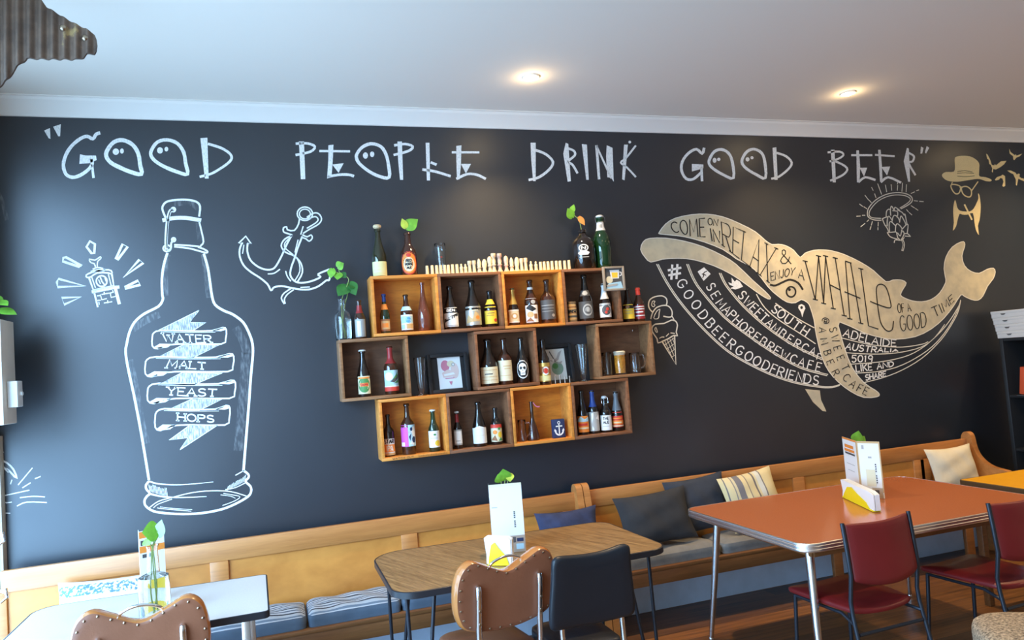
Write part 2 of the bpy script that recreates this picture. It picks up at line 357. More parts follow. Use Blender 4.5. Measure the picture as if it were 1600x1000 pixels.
# monoline capitals in a unit box
def arc(cx, cy, rx, ry, a0, a1, n=9): return [(cx+rx*math.cos(math.radians(a0+(a1-a0)*i/(n-1))), cy+ry*math.sin(math.radians(a0+(a1-a0)*i/(n-1)))) for i in range(n)]
FONT = {
 'A': (0.85, [[(0, 0), (.5, 1), (1, 0)], [(.18, .36), (.82, .36)]]), 'B': (0.75, [[(0, 0), (0, 1)], [(0, 1), (.6, 1)]+arc(.6, .77, .3, .23, 90, -90)+[(0, .54)], [(0, .54), (.65, .54)]+arc(.65, .27, .35, .27, 90, -90)+[(0, 0)]]),
 'C': (0.85, [arc(.55, .5, .55, .5, 45, 315, 13)]), 'D': (0.85, [[(0, 0), (0, 1), (.4, 1)]+arc(.4, .5, .6, .5, 90, -90)+[(0, 0)]]),
 'E': (0.65, [[(1, 1), (0, 1), (0, 0), (1, 0)], [(0, .52), (.8, .52)]]), 'F': (0.62, [[(1, 1), (0, 1), (0, 0)], [(0, .52), (.8, .52)]]),
 'G': (0.9, [arc(.52, .5, .52, .5, 50, 330, 13)+[(1, .45), (.6, .45)]]), 'H': (0.8, [[(0, 0), (0, 1)], [(1, 0), (1, 1)], [(0, .5), (1, .5)]]),
 'I': (0.14, [[(.5, 0), (.5, 1)]]), 'J': (0.6, [[(.9, 1), (.9, .3)]+arc(.5, .28, .4, .28, 0, -160, 7)]), 'K': (0.75, [[(0, 0), (0, 1)], [(.95, 1), (0, .42)], [(.25, .58), (1, 0)]]),
 'L': (0.62, [[(0, 1), (0, 0), (1, 0)]]), 'M': (1.0, [[(0, 0), (.08, 1), (.5, .25), (.92, 1), (1, 0)]]), 'N': (0.85, [[(0, 0), (0, 1), (1, 0), (1, 1)]]),
 'O': (0.92, [arc(.5, .5, .5, .5, 90, 450, 17)]), 'P': (0.72, [[(0, 0), (0, 1), (.6, 1)]+arc(.6, .75, .4, .25, 90, -90)+[(0, .5)]]),
 'R': (0.75, [[(0, 0), (0, 1), (.6, 1)]+arc(.6, .75, .38, .25, 90, -90)+[(0, .5)], [(.4, .5), (1, 0)]]),
 'S': (0.72, [arc(.5, .75, .45, .25, 35, 270, 9)+arc(.5, .25, .5, .25, 90, -145, 9)]), 'T': (0.8, [[(0, 1), (1, 1)], [(.5, 1), (.5, 0)]]),
 'U': (0.8, [[(0, 1), (0, .4)]+arc(.5, .38, .5, .38, 180, 360, 9)+[(1, 1)]]), 'V': (0.8, [[(0, 1), (.5, 0), (1, 1)]]), 'W': (1.15, [[(0, 1), (.25, 0), (.5, .8), (.75, 0), (1, 1)]]),
 'X': (0.8, [[(0, 0), (1, 1)], [(0, 1), (1, 0)]]), 'Y': (0.8, [[(0, 1), (.5, .5), (1, 1)], [(.5, .5), (.5, 0)]]), 'Z': (0.75, [[(0, 1), (1, 1), (0, 0), (1, 0)]]),
 '0': (0.75, [arc(.5, .5, .5, .5, 90, 450, 17)]), '1': (0.3, [[(.1, .8), (.5, 1), (.5, 0)]]), '5': (0.7, [[(.95, 1), (.15, 1), (.08, .58)]+arc(.45, .32, .5, .32, 120, -140, 9)]),
 '9': (0.7, [arc(.48, .7, .45, .3, 0, 360, 13)+[(.93, .7), (.85, 0)]]), '8': (0.7, [arc(.5, .76, .38, .24, -90, 270, 13), arc(.5, .26, .48, .26, 90, 450, 13)]), '6': (0.7, [arc(.5, .3, .48, .3, 90, 450, 13), [(.05, .4), (.2, .8), (.8, 1)]]), '3': (0.7, [arc(.45, .76, .42, .24, 150, -90, 9)+arc(.45, .27, .5, .27, 90, -150, 9)]),
 '&': (0.95, [[(1, 0), (.25, .72), (.28, .93), (.45, 1), (.62, .9), (.58, .7), (.2, .42), (.05, .22), (.2, .02), (.5, .02), (.8, .22), (.95, .48)]]),
 '@': (1.0, [arc(.5, .5, .22, .22, 0, 360, 11), [(.72, .72), (.74, .3), (.95, .38)]+arc(.5, .5, .48, .5, -10, 300, 15)]), '.': (0.2, [[(.4, 0), (.6, .06)]]), '-': (0.4, [[(0, .5), (1, .5)]]), "'": (0.15, [[(.5, 1), (.5, .75)]]), ' ': (0.45, []),
}
SERIF = {'W': [(0, 1), (.5, .8), (1, 1)], 'A': [(0, 0), (1, 0)], 'T': [(.5, 0)], 'E': [], 'R': [(0, 0), (1, 0)], 'M': [(0, 0), (1, 0)], 'L': [(0, 1)], 'Y': [(0, 1), (1, 1), (.5, 0)], 'H': [(0, 0), (0, 1), (1, 0), (1, 1)], 'P': [(0, 0)], 'X': [(0, 0), (0, 1), (1, 0), (1, 1)], 'N': [], 'I': [(.5, 0), (.5, 1)]}
def text_strokes(s, gap=0.28, serif=0.0):
    """-> strokes with x in 0..1 over the whole word, y 0..1"""
    x = 0; out = []
    adv = [FONT[c][0] for c in s]; tot = sum(adv)+gap*(len(s)-1)
    for c, a in zip(s, adv):
        st = list(FONT[c][1])
        if serif: st = st+[[(u-serif/a, v), (u+serif/a, v)] for u, v in SERIF.get(c, [])]
        for k in st: out.append([((x+u*a)/tot, v) for u, v in k])
        x += a+gap
    return out
def along(P, t):
    P = [V2(p) for p in P]; d = [0]
    for a, b in zip(P, P[1:]): d.append(d[-1]+(b-a).length)
    s = t*d[-1]
    for i in range(len(P)-1):
        if s <= d[i+1] or i == len(P)-2:
            k = (s-d[i])/max(1e-9, d[i+1]-d[i]); return P[i]+(P[i+1]-P[i])*k, (P[i+1]-P[i]).normalized()
def text_between(bm, s, top, bot, w=1.8, y=Y1, mi=0, gap=0.28, serif=0.0):
    if len(top) > 2: top = smooth_pts([V2(p) for p in top], 4)
    if len(bot) > 2: bot = smooth_pts([V2(p) for p in bot], 4)
    for st in text_strokes(s, gap, serif):
        pts = []
        for u, v in st:
            a, _ = along(top, u); c, _ = along(bot, u); pts.append(c+(a-c)*v)
        rib(bm, pts, w, y, mi, sm=1)
def text_on(bm, s, centers, h, cw, w=1.8, y=Y1, mi=0):
    """one letter per centre point, turned along the curve"""
    C = [V2(p) for p in centers]
    for i, ch in enumerate(s):
        d = (C[min(i+1, len(C)-1)]-C[max(i-1, 0)]).normalized(); up = Vector((d.y, -d.x, 0))
        hh = h if not isinstance(h, tuple) else h[0]+(h[1]-h[0])*i/(len(s)-1)
        a = FONT[ch][0]*cw*hh
        for st in FONT[ch][1]: rib(bm, [C[i]+d*(u-.5)*a+up*(v-.5)*hh for u, v in st], w, y, mi, sm=1)
def art(name, bm, mats, label, parent=None):
    o = obj(name, bm, mats, parent or wall_back, smooth=False); o['label'] = label; return o

# ---- the heading, brushed letter by letter
bm = NB()
def S(*p, w=4.0, w2=None, closed=False, sm=3): rib(bm, p, w, Y1, 0, closed, sm, w2, jit=0.06)
def Pg(*p): poly(bm, p)
Pg((69,204),(78,200),(79,217),(76,216)); Pg((83,198),(95,194),(94,213),(91,213))
S((155,208),(150,210),(145,217),(136,213),(125,217),(112,228),(103,242),(99,258),(103,272),(113,277),(125,274),(138,265),(144,256),(143,249),w=5.5); S((143,250),(146,277),w=4); Pg((125,241),(134,243),(150,243),(151,250),(140,255),(124,256))
S((168,234),(178,222),(192,219),(207,226),(216,240),(219,258),(221,272),(205,269),(188,262),(173,254),(166,244),w=6.2,closed=True); ell(bm,181,237,5,5); ell(bm,190.5,236,3,4)
S((237,234),(246,222),(261,218.5),(277,224),(287,238),(290,255),(293,272),(278,269),(258,261),(243,252),(236,243),w=5.5,closed=True); ell(bm,250,235,4.6,5); ell(bm,260,233,3,3.6)
Pg((313,216),(324,215),(326,279),(320,279)); S((326,225),(345,231),(358,239),(362,247),(355,256),(335,269),(325,273),(313,276),w=4)
Pg((467,221),(475,221),(477,280),(470,280)); S((463,224.5),(480,224),(492,229),(485,237),(463,242),w=4)
Pg((513,227),(521,226),(520,250),(518,277),(511,279),(513,250)); S((500,236),(546,236.5),w=3.5); Pg((519,257),(537,255),(529,270)); S((513,276),(530,273),(545,273),(552,275),w=4.2)
S((558,240),(566,230),(580,224.5),(595,229),(603,241),(607,258),(608,277),(594,276),(577,268),(562,256),(557,247),w=5,closed=True); ell(bm,571,243,4,5); ell(bm,581.5,241,3.4,4.4)
Pg((621,221),(628,221),(630,281),(625,281),(622,250)); S((617,227),(633,225),(645,229),(638,236),(616,242),w=4)
Pg((665,223),(671,223),(672,282),(667,282)); S((661,265),(680,268),(703,275),w=4); S((674,254),(681,257),w=4)
Pg((713,228),(721,227),(720,260),(718,280),(714,281),(713,250)); S((707,238),(748,238),w=3.5); Pg((720,256),(736,256),(728,271)); S((714,279),(730,272),(745,273),(758,279),w=4)
Pg((829,223),(837,223),(837,283),(833,283),(830,250)); S((838,235),(853,241),(864,253),(858,265),(842,277),(827,281),w=4)
Pg((884,223),(888,225),(892,283),(887,284),(880,240)); S((888,232),(897,236),(898,243),(888,252),(895,258),(902,270),w=3.6)
Pg((909,225),(917,226),(920,281),(916,281)); S((932,228),(936,279),w=4.2); S((932,228),(955,278),w=3); Pg((948,227),(957,231),(959,284),(955,278),(949,277),(947,245))
Pg((975,226),(981,226),(976,282),(972,280)); S((993,228),(978,247),(970,254),(980,262),(993,276),w=3); ell(bm,984,222,2.2,2.2)
S((1100,232),(1097,240),(1088,233),(1075,240),(1066,253),(1065,267),(1072,279),(1083,280),(1095,270),w=4.2); S((1096,262),(1097,282),w=4); Pg((1081,256),(1099,257),(1099,263),(1081,268))
S((1109,248),(1116,237),(1127,233.5),(1138,239),(1144,252),(1146,278),(1130,273),(1115,264),(1108,256),w=4.4,closed=True); ell(bm,1116.5,250.5,3,4); ell(bm,1123,249,2.6,2.6)
S((1160,248),(1167,237),(1178,233),(1190,239),(1195,253),(1196,278),(1182,273),(1167,264),(1160,256),w=4.4,closed=True); ell(bm,1168,249,3,3.4); ell(bm,1175,246.5,2.5,2.5)
Pg((1207,231),(1213,230),(1215,281),(1210,281)); S((1214,239),(1228,244),(1237,254),(1232,264),(1217,276),(1206,279),w=3.5)
Pg((1298,234),(1304,234),(1306,285),(1301,285)); S((1294,238),(1312,237),(1318,242),(1310,248),(1297,252),w=3.2); S((1305,252),(1318,258),(1324,265),(1316,274),(1298,282),w=3.2)
Pg((1338,235),(1342,235),(1344,260),(1343,285),(1339,285)); S((1331,242.5),(1362,242.5),w=3.2); Pg((1343,262),(1355,262),(1350,276)); S((1342,284),(1352,277),(1367,281),w=3.6)
Pg((1372,234),(1376,234),(1378,260),(1379,284),(1375,284)); S((1368,242),(1397,244),w=3.2); Pg((1377,261),(1391,260),(1386,274)); S((1377,284),(1388,277),(1407,285),w=3.6)
Pg((1417,231),(1420,232),(1422,284),(1419,284),(1412,252)); S((1420,239),(1428,244),(1426,252),(1420,255),(1430,273),w=3.2)
Pg((1439,229),(1443,231),(1441,240),(1438,240)); Pg((1448,228),(1452,231),(1447,240),(1445,238))
art('chalk_heading', bm, [m_brush], 'hand brushed white lettering along the top of the dark wall')

# ---- the large bottle
bm = NB(); sm_ = NB()
z = ZO(0, 300, .25); z2 = ZO(0, 550, .25); z3 = ZO(180, 690, .15)
rib(bm, z(1035,160, 1020,125, 1015,95, 1035,65, 1080,52, 1160,48, 1225,60, 1250,90, 1245,150), 3.2)
rib(bm, z(1022,176, 1080,164, 1160,162, 1250,176), 6.0)
rib(bm, z(1080,110, 1060,125, 1045,200, 1038,300, 1040,355), 5.2); rib(bm, z(1078,112, 1060,130, 1048,200, 1042,300, 1044,350), 1.6, Y2, 1)
ell(bm, *z(1083,110)[0], 4.5, 4.5)
ring(bm, *z(1044,352)[0], 6.0, 5.0, 2.6); ell(bm, *z(1085,298)[0], 4.2, 4.2); rib(bm, z(1085,300, 1070,320, 1068,352, 1050,368), 3)
rib(bm, z(1245,185, 1258,240, 1272,310, 1255,335), 2.6)
rib(bm, z(1092,330, 1150,333, 1240,340, 1258,350), 2.6); rib(bm, z(1092,342, 1180,352, 1250,370, 1290,380, 1296,370, 1270,355, 1240,345), 2.6)
rib(bm, z(1045,385, 1025,450, 1012,540, 1014,640, 1018,670, 990,715, 900,762, 840,815, 808,880, 792,950)+z2(785,0, 800,100, 835,260, 872,450, 905,640, 930,795), 4.0)
rib(bm, z(1275,390, 1298,470, 1312,560, 1325,650, 1345,705, 1400,742, 1455,765, 1520,815, 1560,890, 1578,950)+z2(1580,20, 1568,150, 1555,330, 1538,540, 1522,740), 4.0)
rib(bm, z3(1335,300, 1385,340, 1388,375, 1358,415, 1408,465, 1416,520, 1380,575, 1250,650, 1100,708, 900,745, 700,755, 520,745, 400,725, 322,675, 304,620, 328,572, 360,540, 325,495, 320,455, 345,420), 3.6)
rib(bm, z3(350,412, 450,440, 640,450, 820,440, 1020,420), 2.6, w2=0.8)
rib(bm, z3(368,545, 500,574, 700,582, 950,572), 3.2, w2=1.0)
rib(bm, z3(355,690, 450,622, 600,580, 800,532, 1000,512, 1200,520, 1375,570), 1.6)
rib(bm, z3(400,690, 450,650, 590,600), 1.2); rib(bm, z3(440,690, 500,700, 790,725), 1.2); rib(bm, z3(470,680, 600,696, 800,708), 1.0); rib(bm, z3(1130,540, 1220,555, 1300,575, 1240,620, 1120,665), 1.2); rib(bm, z3(1100,555, 1200,568, 1250,590), 1.0)
rib(bm, z3(1335,305, 1255,350), 1.6); rib(bm, z3(1355,430, 1250,480, 1150,500), 1.4)
for i in range(14):
    x = 350+i*14; rib(bm, z3(x, 440+i*3+random.uniform(0,20), x+12, 520+i*4), 0.9, sm=1)
    x = 1360-i*14; rib(bm, z3(x, 345+i*9+random.uniform(0,15), x-12, 415+i*7), 0.9, sm=1)
# rubbed chalk inside the glass
for a, b, w in ((z(1275,400, 1290,520, 1305,650), 0, 9), (z(1050,400, 1035,500, 1040,640), 0, 7), (z(840,850, 900,810, 985,770), 0, 11), (z(1480,860, 1520,930, 1540,1000), 0, 13), (z2(1535,20, 1525,200, 1505,420, 1490,600), 0, 14), (z2(815,60, 850,230, 885,430, 915,560), 0, 10), (z(1100,75, 1180,62, 1235,100), 0, 9), (z(1240,200, 1250,300), 0, 8)):
    rib(sm_, a, w, -0.0008)
b1 = art('chalk_bottle', bm, [m_chalk, m_dark], 'large swing-top bottle drawn in white chalk on the wall')
art('chalk_shading', sm_, [m_smear], 'rubbed grey chalk shading inside the drawn bottle', b1)
# ribbon banner with the four words
bm = NB()
zr = lambda *c: [(220+c[i]*.24, 480+c[i+1]*.24) for i in range(0, len(c), 2)]
folds = [(105,155,380,20,320,98,425,100,340,152), (285,240,510,248,340,328,110,325), (270,425,530,430,350,502,120,500), (340,595,530,600,380,672,165,672), (320,768,500,768,255,928,305,850,185,865)]
for f in folds:
    P = zr(*f); poly(bm, P, Y1, 1); rib(bm, P, 1.4, Y2, 0, True, 1)
def banner(x0, y0, x1, y1):
    T = lambda *c: zr(*[v for i in range(0, len(c), 2) for v in (x0+c[i]*(x1-x0), y0+c[i+1]*(y1-y0))])
    rib(bm, T(.02,.25, .12,.13, .47,.16, .80,.15, .95,.0, 1.0,.10, .99,.55, .93,.78, .47,.77, .22,.82, .07,1.0, .0,.87, .0,.45), 2.4, Y2, 0, True, 2)
    poly(bm, T(.02,.93, .10,.76, .28,.77, .20,.95, .08,1.0), Y2, 0); poly(bm, T(.80,.15, .95,.0, 1.0,.10, .93,.17), Y2, 0)
    rib(bm, T(.12,.2, .47,.23, .85,.22), .8, Y2)
for q in ((75,133,557,270), (30,303,605,453), (45,476,616,627), (94,640,580,803)): banner(*q)
bn = art('chalk_banner', bm, [m_chalk, m_hatch], 'chalk ribbon banner winding down the drawn bottle', b1)
bm = NB()
for s, t, b in (('WATER', (140,170,300,178,455,185), (150,222,300,232,460,230)), ('MALT', (185,340,300,352,420,362), (165,395,300,398,425,405)), ('YEAST', (175,520,330,528,495,535), (170,570,330,578,490,580)), ('HOPS', (240,690,360,700,475,705), (240,738,360,744,475,750))):
    text_between(bm, s, zr(*t), zr(*b), 2.2, Y2, 0, 0.22, 0.14)
art('banner_lettering', bm, [m_chalk], 'white chalk words on the ribbon of the drawn bottle', b1)

# ---- clock tower with rays
bm = NB(); z = ZO(80, 370, .12)
for r in ((460,130,505,58,570,95,560,215,525,215), (930,95,995,130,865,300,840,290), (1145,300,1200,340,940,525), (1130,570,1160,625,960,675,960,655), (150,320,160,272,190,265,400,380,365,390), (75,590,95,548,440,640,85,655), (137,795,385,785,170,882)):
    P = z(*r); rib(bm, P, 3.9, Y1, 0, True, 1)
rib(bm, z(575,390, 560,350, 515,335, 495,290, 570,305, 640,258, 645,285, 605,320, 600,385), 2.0, sm=2)
for a in ((545,420,600,400,670,410), (520,450,600,430,700,425), (520,460,600,445,690,440)): rib(bm, z(*a), 2.0)
rib(bm, z(455,500, 530,462, 690,430, 780,440, 790,485, 740,470, 600,470, 520,520, 470,530), 2.4, Y1, 0, True, 2)
rib(bm, z(495,540, 550,695, 815,640, 790,490), 3.2, sm=1); rib(bm, z(530,530, 575,660), 1.8, sm=1); rib(bm, z(745,490, 780,630), 1.8, sm=1)
ring(bm, *z(657,577)[0], 8.4, 8.4, 2.4); rib(bm, z(640,530, 660,580, 690,620), 2.2, sm=1); rib(bm, z(618,560, 640,610), 1.6, sm=1); rib(bm, z(700,540, 715,580), 1.6, sm=1)
rib(bm, z(540,715, 820,660, 875,655), 5, sm=1); rib(bm, z(560,725, 605,910), 2.8, sm=1); rib(bm, z(840,690, 885,865), 5.0, sm=1)
for a in ((600,770,640,765), (590,830,640,825), (690,720,690,750), (640,755,660,820,720,805), (660,750,740,735), (770,735,780,790,840,775), (750,735,810,722), (690,862,790,845), (735,830,738,860), (800,700,808,725), (620,850,625,880)): rib(bm, z(*a), 1.7, sm=1)
art('chalk_clock_tower', bm, [m_chalk], 'small chalk clock tower with rays on the wall left of the big bottle')

# ---- anchor with rope
bm = NB(); z = ZO(340, 300, .2)
rib(bm, z(195,400, 165,400, 220,345, 262,405, 235,402), 2.6, sm=1)
rib(bm, z(190,400, 172,450, 175,510, 205,575, 260,625, 330,670, 390,720, 418,770, 440,745, 500,735, 570,748, 640,760, 720,760, 790,735, 850,690, 870,690, 880,650), 2.8)
rib(bm, z(235,405, 232,460, 255,530, 310,580, 370,605, 420,605, 455,580, 500,500, 540,410, 578,340), 2.8)
rib(bm, z(660,350, 625,440, 600,520, 575,590, 568,650, 600,695, 650,710, 720,700, 775,680, 805,662, 785,642, 870,605), 2.8)
rib(bm, z(640,205, 632,250, 600,300, 545,295, 540,272, 515,280, 515,310, 540,322, 580,335), 2.4, sm=2)
ring(bm, *z(682,170)[0], 12, 10.6, 2.2); ring(bm, *z(682,172)[0], 8.6, 7.6, 1.8)
rib(bm, z(665,335, 700,350, 730,335, 740,360, 715,385, 690,365, 655,355), 2.2, sm=2)
rib(bm, z(700,195, 750,165, 790,170, 812,210, 790,250, 720,290, 670,322), 2.2); rib(bm, z(705,212, 760,192, 785,212, 768,240, 700,282), 2.0); rib(bm, z(668,270, 650,330), 2)
rib(bm, z(582,340, 525,368, 497,420, 530,470, 600,500, 650,555, 662,630, 625,700), 2.4); rib(bm, z(560,362, 525,400, 530,440, 590,490, 632,540, 642,620, 605,690), 1.8)
rib(bm, z(572,755, 520,790, 498,830, 520,872), 2.2); rib(bm, z(592,765, 545,800, 522,838, 528,870), 2.0)
rib(bm, z(205,415, 195,480), 1.6); rib(bm, z(395,640, 440,635, 485,605), 2); rib(bm, z(532,620, 545,660, 570,695), 2); rib(bm, z(650,745, 718,742), 1.8); rib(bm, z(628,375, 605,470), 1.8)
art('chalk_anchor', bm, [m_chalk], 'white chalk anchor with a rope round its shank beside the crates')

# ---- ice cream cone
bm = NB(); z = ZO(1000, 450, .130)
rib(bm, z(150,290, 115,250, 102,200, 120,140, 180,105, 265,95, 315,125, 325,170, 315,205), 1.9)
rib(bm, z(130,370, 150,300, 200,235, 290,208, 350,225, 385,280, 380,340, 340,350, 285,340), 1.9); rib(bm, z(385,340, 405,375, 405,395), 1.7)
rib(bm, z(270,640, 215,660, 205,610, 150,530, 145,475, 185,435, 290,425, 380,385, 430,400, 450,450, 435,530, 450,575, 405,570, 340,610, 270,640), 1.9, sm=2)
for a in ((150,160,140,210,165,225,180,205,165,190,180,160), (240,255,200,280,165,360,200,372,225,355,230,300), (190,470,178,500,195,530,210,530)): rib(bm, z(*a), 1.3, Y1, 0, True, 2)
rib(bm, z(235,605, 260,590, 290,590), 1.4); rib(bm, z(315,580, 345,550), 1.4); rib(bm, z(370,540, 415,545), 1.4)
rib(bm, z(270,650, 432,920, 415,575), 2.2, sm=1)
for i in range(4): rib(bm, z(300+i*30, 640-i*12, 395+i*8, 860-i*60), .9, sm=1); rib(bm, z(290+i*28, 690+i*48, 412, 600+i*70), .9, sm=1)
art('painted_ice_cream', bm, [m_whaleline], 'painted ice cream cone outline between the crates and the whale')

# ---- hop cone with halo
bm = NB(); z = ZO(1330, 280, .12)
rib(bm, z(390,535, 300,530, 230,500, 210,450, 230,370, 320,270, 450,200, 580,175, 700,185, 780,225, 795,280, 750,330, 650,385), 1.5)
rib(bm, z(385,510, 300,505, 250,490, 232,450, 260,380, 350,285, 470,225, 580,205, 690,212, 755,240, 770,270, 730,315, 635,375), 1.3)
for a in ((345,60,395,195), (265,105,285,145), (305,190,322,240), (445,75,462,165), (520,70,527,145), (605,35,602,65), (605,80,600,145), (668,50,660,160), (720,70,715,165), (180,210,225,270), (230,270,262,305), (110,325,150,355), (165,360,205,385), (70,483,120,480), (145,470,180,470), (125,618,180,575), (205,552,228,530), (245,655,258,615), (262,600,275,550), (348,660,348,630), (350,610,352,560), (780,185,825,165), (850,150,880,140), (820,280,865,285), (890,288,940,292), (780,345,825,375), (835,380,870,405), (720,395,745,425), (755,435,790,465)): rib(bm, z(*a), 1.2, sm=1)
for a in ((515,470,510,400,525,350,560,410), (455,500,460,420,490,390,515,405), (560,410,570,365,630,405), (540,410,600,420,605,470), (600,400,660,430,690,470), (690,470,700,455,725,580), (405,515,450,495,470,490), (405,515,440,600,455,600), (470,610,470,530,490,480,530,530), (530,560,545,490,570,470,610,500,630,545), (630,560,640,500,655,480,700,560,710,590), (440,600,470,640,490,690), (500,690,495,590,515,550,575,605), (575,690,580,610,600,580,640,610,665,650), (665,650,720,590,740,600,730,700), (470,695,580,685), (470,695,510,750,600,780), (590,690,605,760,630,785), (605,700,640,740,660,670,690,710,650,790), (690,710,735,710,770,745), (770,745,700,740), (560,825,575,790,650,795,690,760), (600,470,600,500), (655,660,660,690)): rib(bm, z(*a), 1.5)
rib(bm, z(665,790, 685,850, 668,925), 3.4); rib(bm, z(668,800, 684,850, 670,918), 1.0, Y2, 1)
art('painted_hop_cone', bm, [m_whaleline, m_dark], 'painted hop cone under a halo with short rays')

# ---- hat, glasses and beard
bm = NB(); z = ZO(1460, 220, .16)
poly(bm, smooth_pts([V2(p) for p in z(75,330, 110,305, 190,300, 200,240, 198,180, 215,155, 290,146, 370,160, 435,215, 437,290, 440,345, 500,355, 555,378, 550,395, 500,393, 430,372, 330,385, 220,400, 130,390, 85,360)], 3, True))
for a in ((225,300,300,292,370,305), (222,318,300,312,385,318), (225,345,310,350,390,342)): rib(bm, z(*a), .7, Y2, 1)
rib(bm, z(160,440, 185,425, 245,440, 255,470, 240,510, 210,518, 180,490), 1.9, Y1, 0, True); rib(bm, z(265,460, 310,445, 355,475, 362,520, 345,548, 305,540, 275,510), 1.9, Y1, 0, True)
rib(bm, z(175,405, 160,440), 1.5); rib(bm, z(362,490, 425,400), 1.8); rib(bm, z(248,455, 270,450), 1.5)
poly(bm, smooth_pts([V2(p) for p in z(202,575, 215,615, 225,655, 250,682, 300,690, 350,688, 385,660, 415,600, 430,560, 425,515, 440,530, 452,620, 450,700, 440,780, 425,830, 435,920, 405,870, 390,790, 375,705, 320,722, 270,720, 245,715, 225,780, 212,835, 180,878, 190,800, 183,700, 188,625)], 2, True))
rib(bm, z(295,625, 365,768), 2.6, Y2, 0, sm=1)
art('painted_hat_and_beard', bm, [m_lamplit_gold, m_dark], 'painted hat, glasses and drooping moustache at the top right')
def bat(pts, label):
    b = NB(); poly(b, z(*pts)); art('painted_bat', b, [m_lamplit_gold], label)
bat((505,125,520,135,545,185,560,235,585,240,590,225,600,240,650,200,705,195,680,230,640,260,600,280,575,275,570,312,560,300,565,270,550,235,535,225,530,185,515,175), 'painted bat with raised wings, nearest the hat')
bat((730,75,745,110,765,125,785,140,795,130,800,145,858,125,835,150,800,165,780,190,770,180,768,150,735,125), 'painted bat at the top right, highest of the bats')
bat((710,290,745,290,790,310,805,330,820,320,835,325,830,350,850,365,875,370,875,395,840,380,820,370,805,440,795,430,795,380,770,325,745,315), 'painted bat with spread wings at the wall edge below the highest bat')
bat((590,380,610,355,650,342,665,330,690,345,692,440,675,450,662,440,675,400,665,370,645,362,630,380,600,388), 'small painted bat hanging with folded wing below the others')
# ---- beach sketch and mark at the left edge
bm = NB(); z = ZO(0, 690, .3)
rib(bm, z(-40,105, 0,98, 35,110, 70,145, 88,192, 60,165, 35,140, 45,160, 10,125, 20,150, -20,125), 3.0, sm=2)
for a in ((95,225,168,138), (118,240,158,215), (183,193,210,182), (15,283,152,253), (105,292,170,285,232,288), (90,335,140,315,242,317), (10,265,22,315,60,315), (5,205,12,220), (55,220,62,200), (25,372,52,373), (-5,70,18,55)): rib(bm, z(*a), 1.7)
art('chalk_beach_sketch', bm, [m_chalk], 'small chalk sketch of a palm and waves at the left edge')
bm = NB(); rib(bm, [(-4,298),(3,312),(10,342)], 4, Y1, 0, False, 2, 7); art('chalk_mark', bm, [m_smear], 'grey chalk wedge at the left edge')

# ---- the whale
U = ZO(980, 300, .2); T = ZO(1280, 300, .2); L3 = ZO(980, 450, .2); R4 = ZO(1240, 460, .2)
body = [(1030,363),(1040,350),(1055,341),(1080,335.5),(1105,334.5),(1130,339),(1155,349),(1180,362),(1195,375),(1206,382),(1216,381.5),(1228,384),(1240,391),(1250,402),(1258,395.5),(1272,391),(1286,390.5),(1300,392),(1320,398),(1345,410),(1365,423),(1384,440),(1395,437.5),(1408,437.5),(1416,442),(1412,450),(1407,460),(1412,465),(1425,470),(1440,471.5),(1455,468),(1468,458),(1476,445),(1478,437),(1475,420),(1478,402),(1488,386),(1502,378),(1507,379),(1507,386),(1503,400),(1507,415),(1517,424),(1530,427),(1542,421),(1552,419),(1555,425),(1552,435),(1543,447),(1536,462),(1528,469),(1518,468),(1507,463),(1501,461),(1490,478),(1475,497),(1455,514),(1430,526),(1400,530),(1380,528),(1350,520),(1312,503),(1313,520),(1320,545),(1332,575),(1350,598),(1368,610),(1374,616),(1370,620),(1350,621),(1330,612),(1310,597),(1295,580),(1285,560),(1278,535),(1274,515),(1272,500),(1266,480),(1262,473),(1252,468),(1243,473),(1230,472),(1215,462),(1200,448),(1180,422),(1165,412),(1150,404),(1130,390),(1100,378),(1070,370),(1046,367),(1031,365.5)]
jaw = [(1001,390),(1005,378),(1015,372.5),(1040,372),(1070,377),(1100,386),(1130,400),(1150,413),(1175,437),(1195,455),(1204,465),(1200,467),(1185,458),(1160,440),(1140,427),(1115,415),(1085,406),(1060,403.5),(1035,405),(1017,409.5),(1008,402)]
bm = NB()
poly(bm, smooth_pts([V2(p) for p in body], 2, True), Y1, 0); poly(bm, smooth_pts([V2(p) for p in jaw], 2, True), Y1, 0)
poly(bm, [(1258,608),(1281,610),(1283,625),(1290,640),(1291,643),(1285,642),(1270,628)], Y1, 0)
rib(bm, body, 1.3, Y2, 1, True, 2); rib(bm, jaw, 1.3, Y2, 1, True, 2)
rib(bm, [(1204,445),(1212,446),(1225,440),(1235,437),(1247,442),(1254,452)], 3.2, Y2, 2); ring(bm, 1236, 456, 7.2, 8, 2.6, Y2, 2); ell(bm, 1233.5, 452.5, 2.2, 2.4, Y2, 2)
whale = art('painted_whale', bm, [m_whale, m_whaleline, m_dark], 'pale painted whale with lettering on its body at the right of the wall')
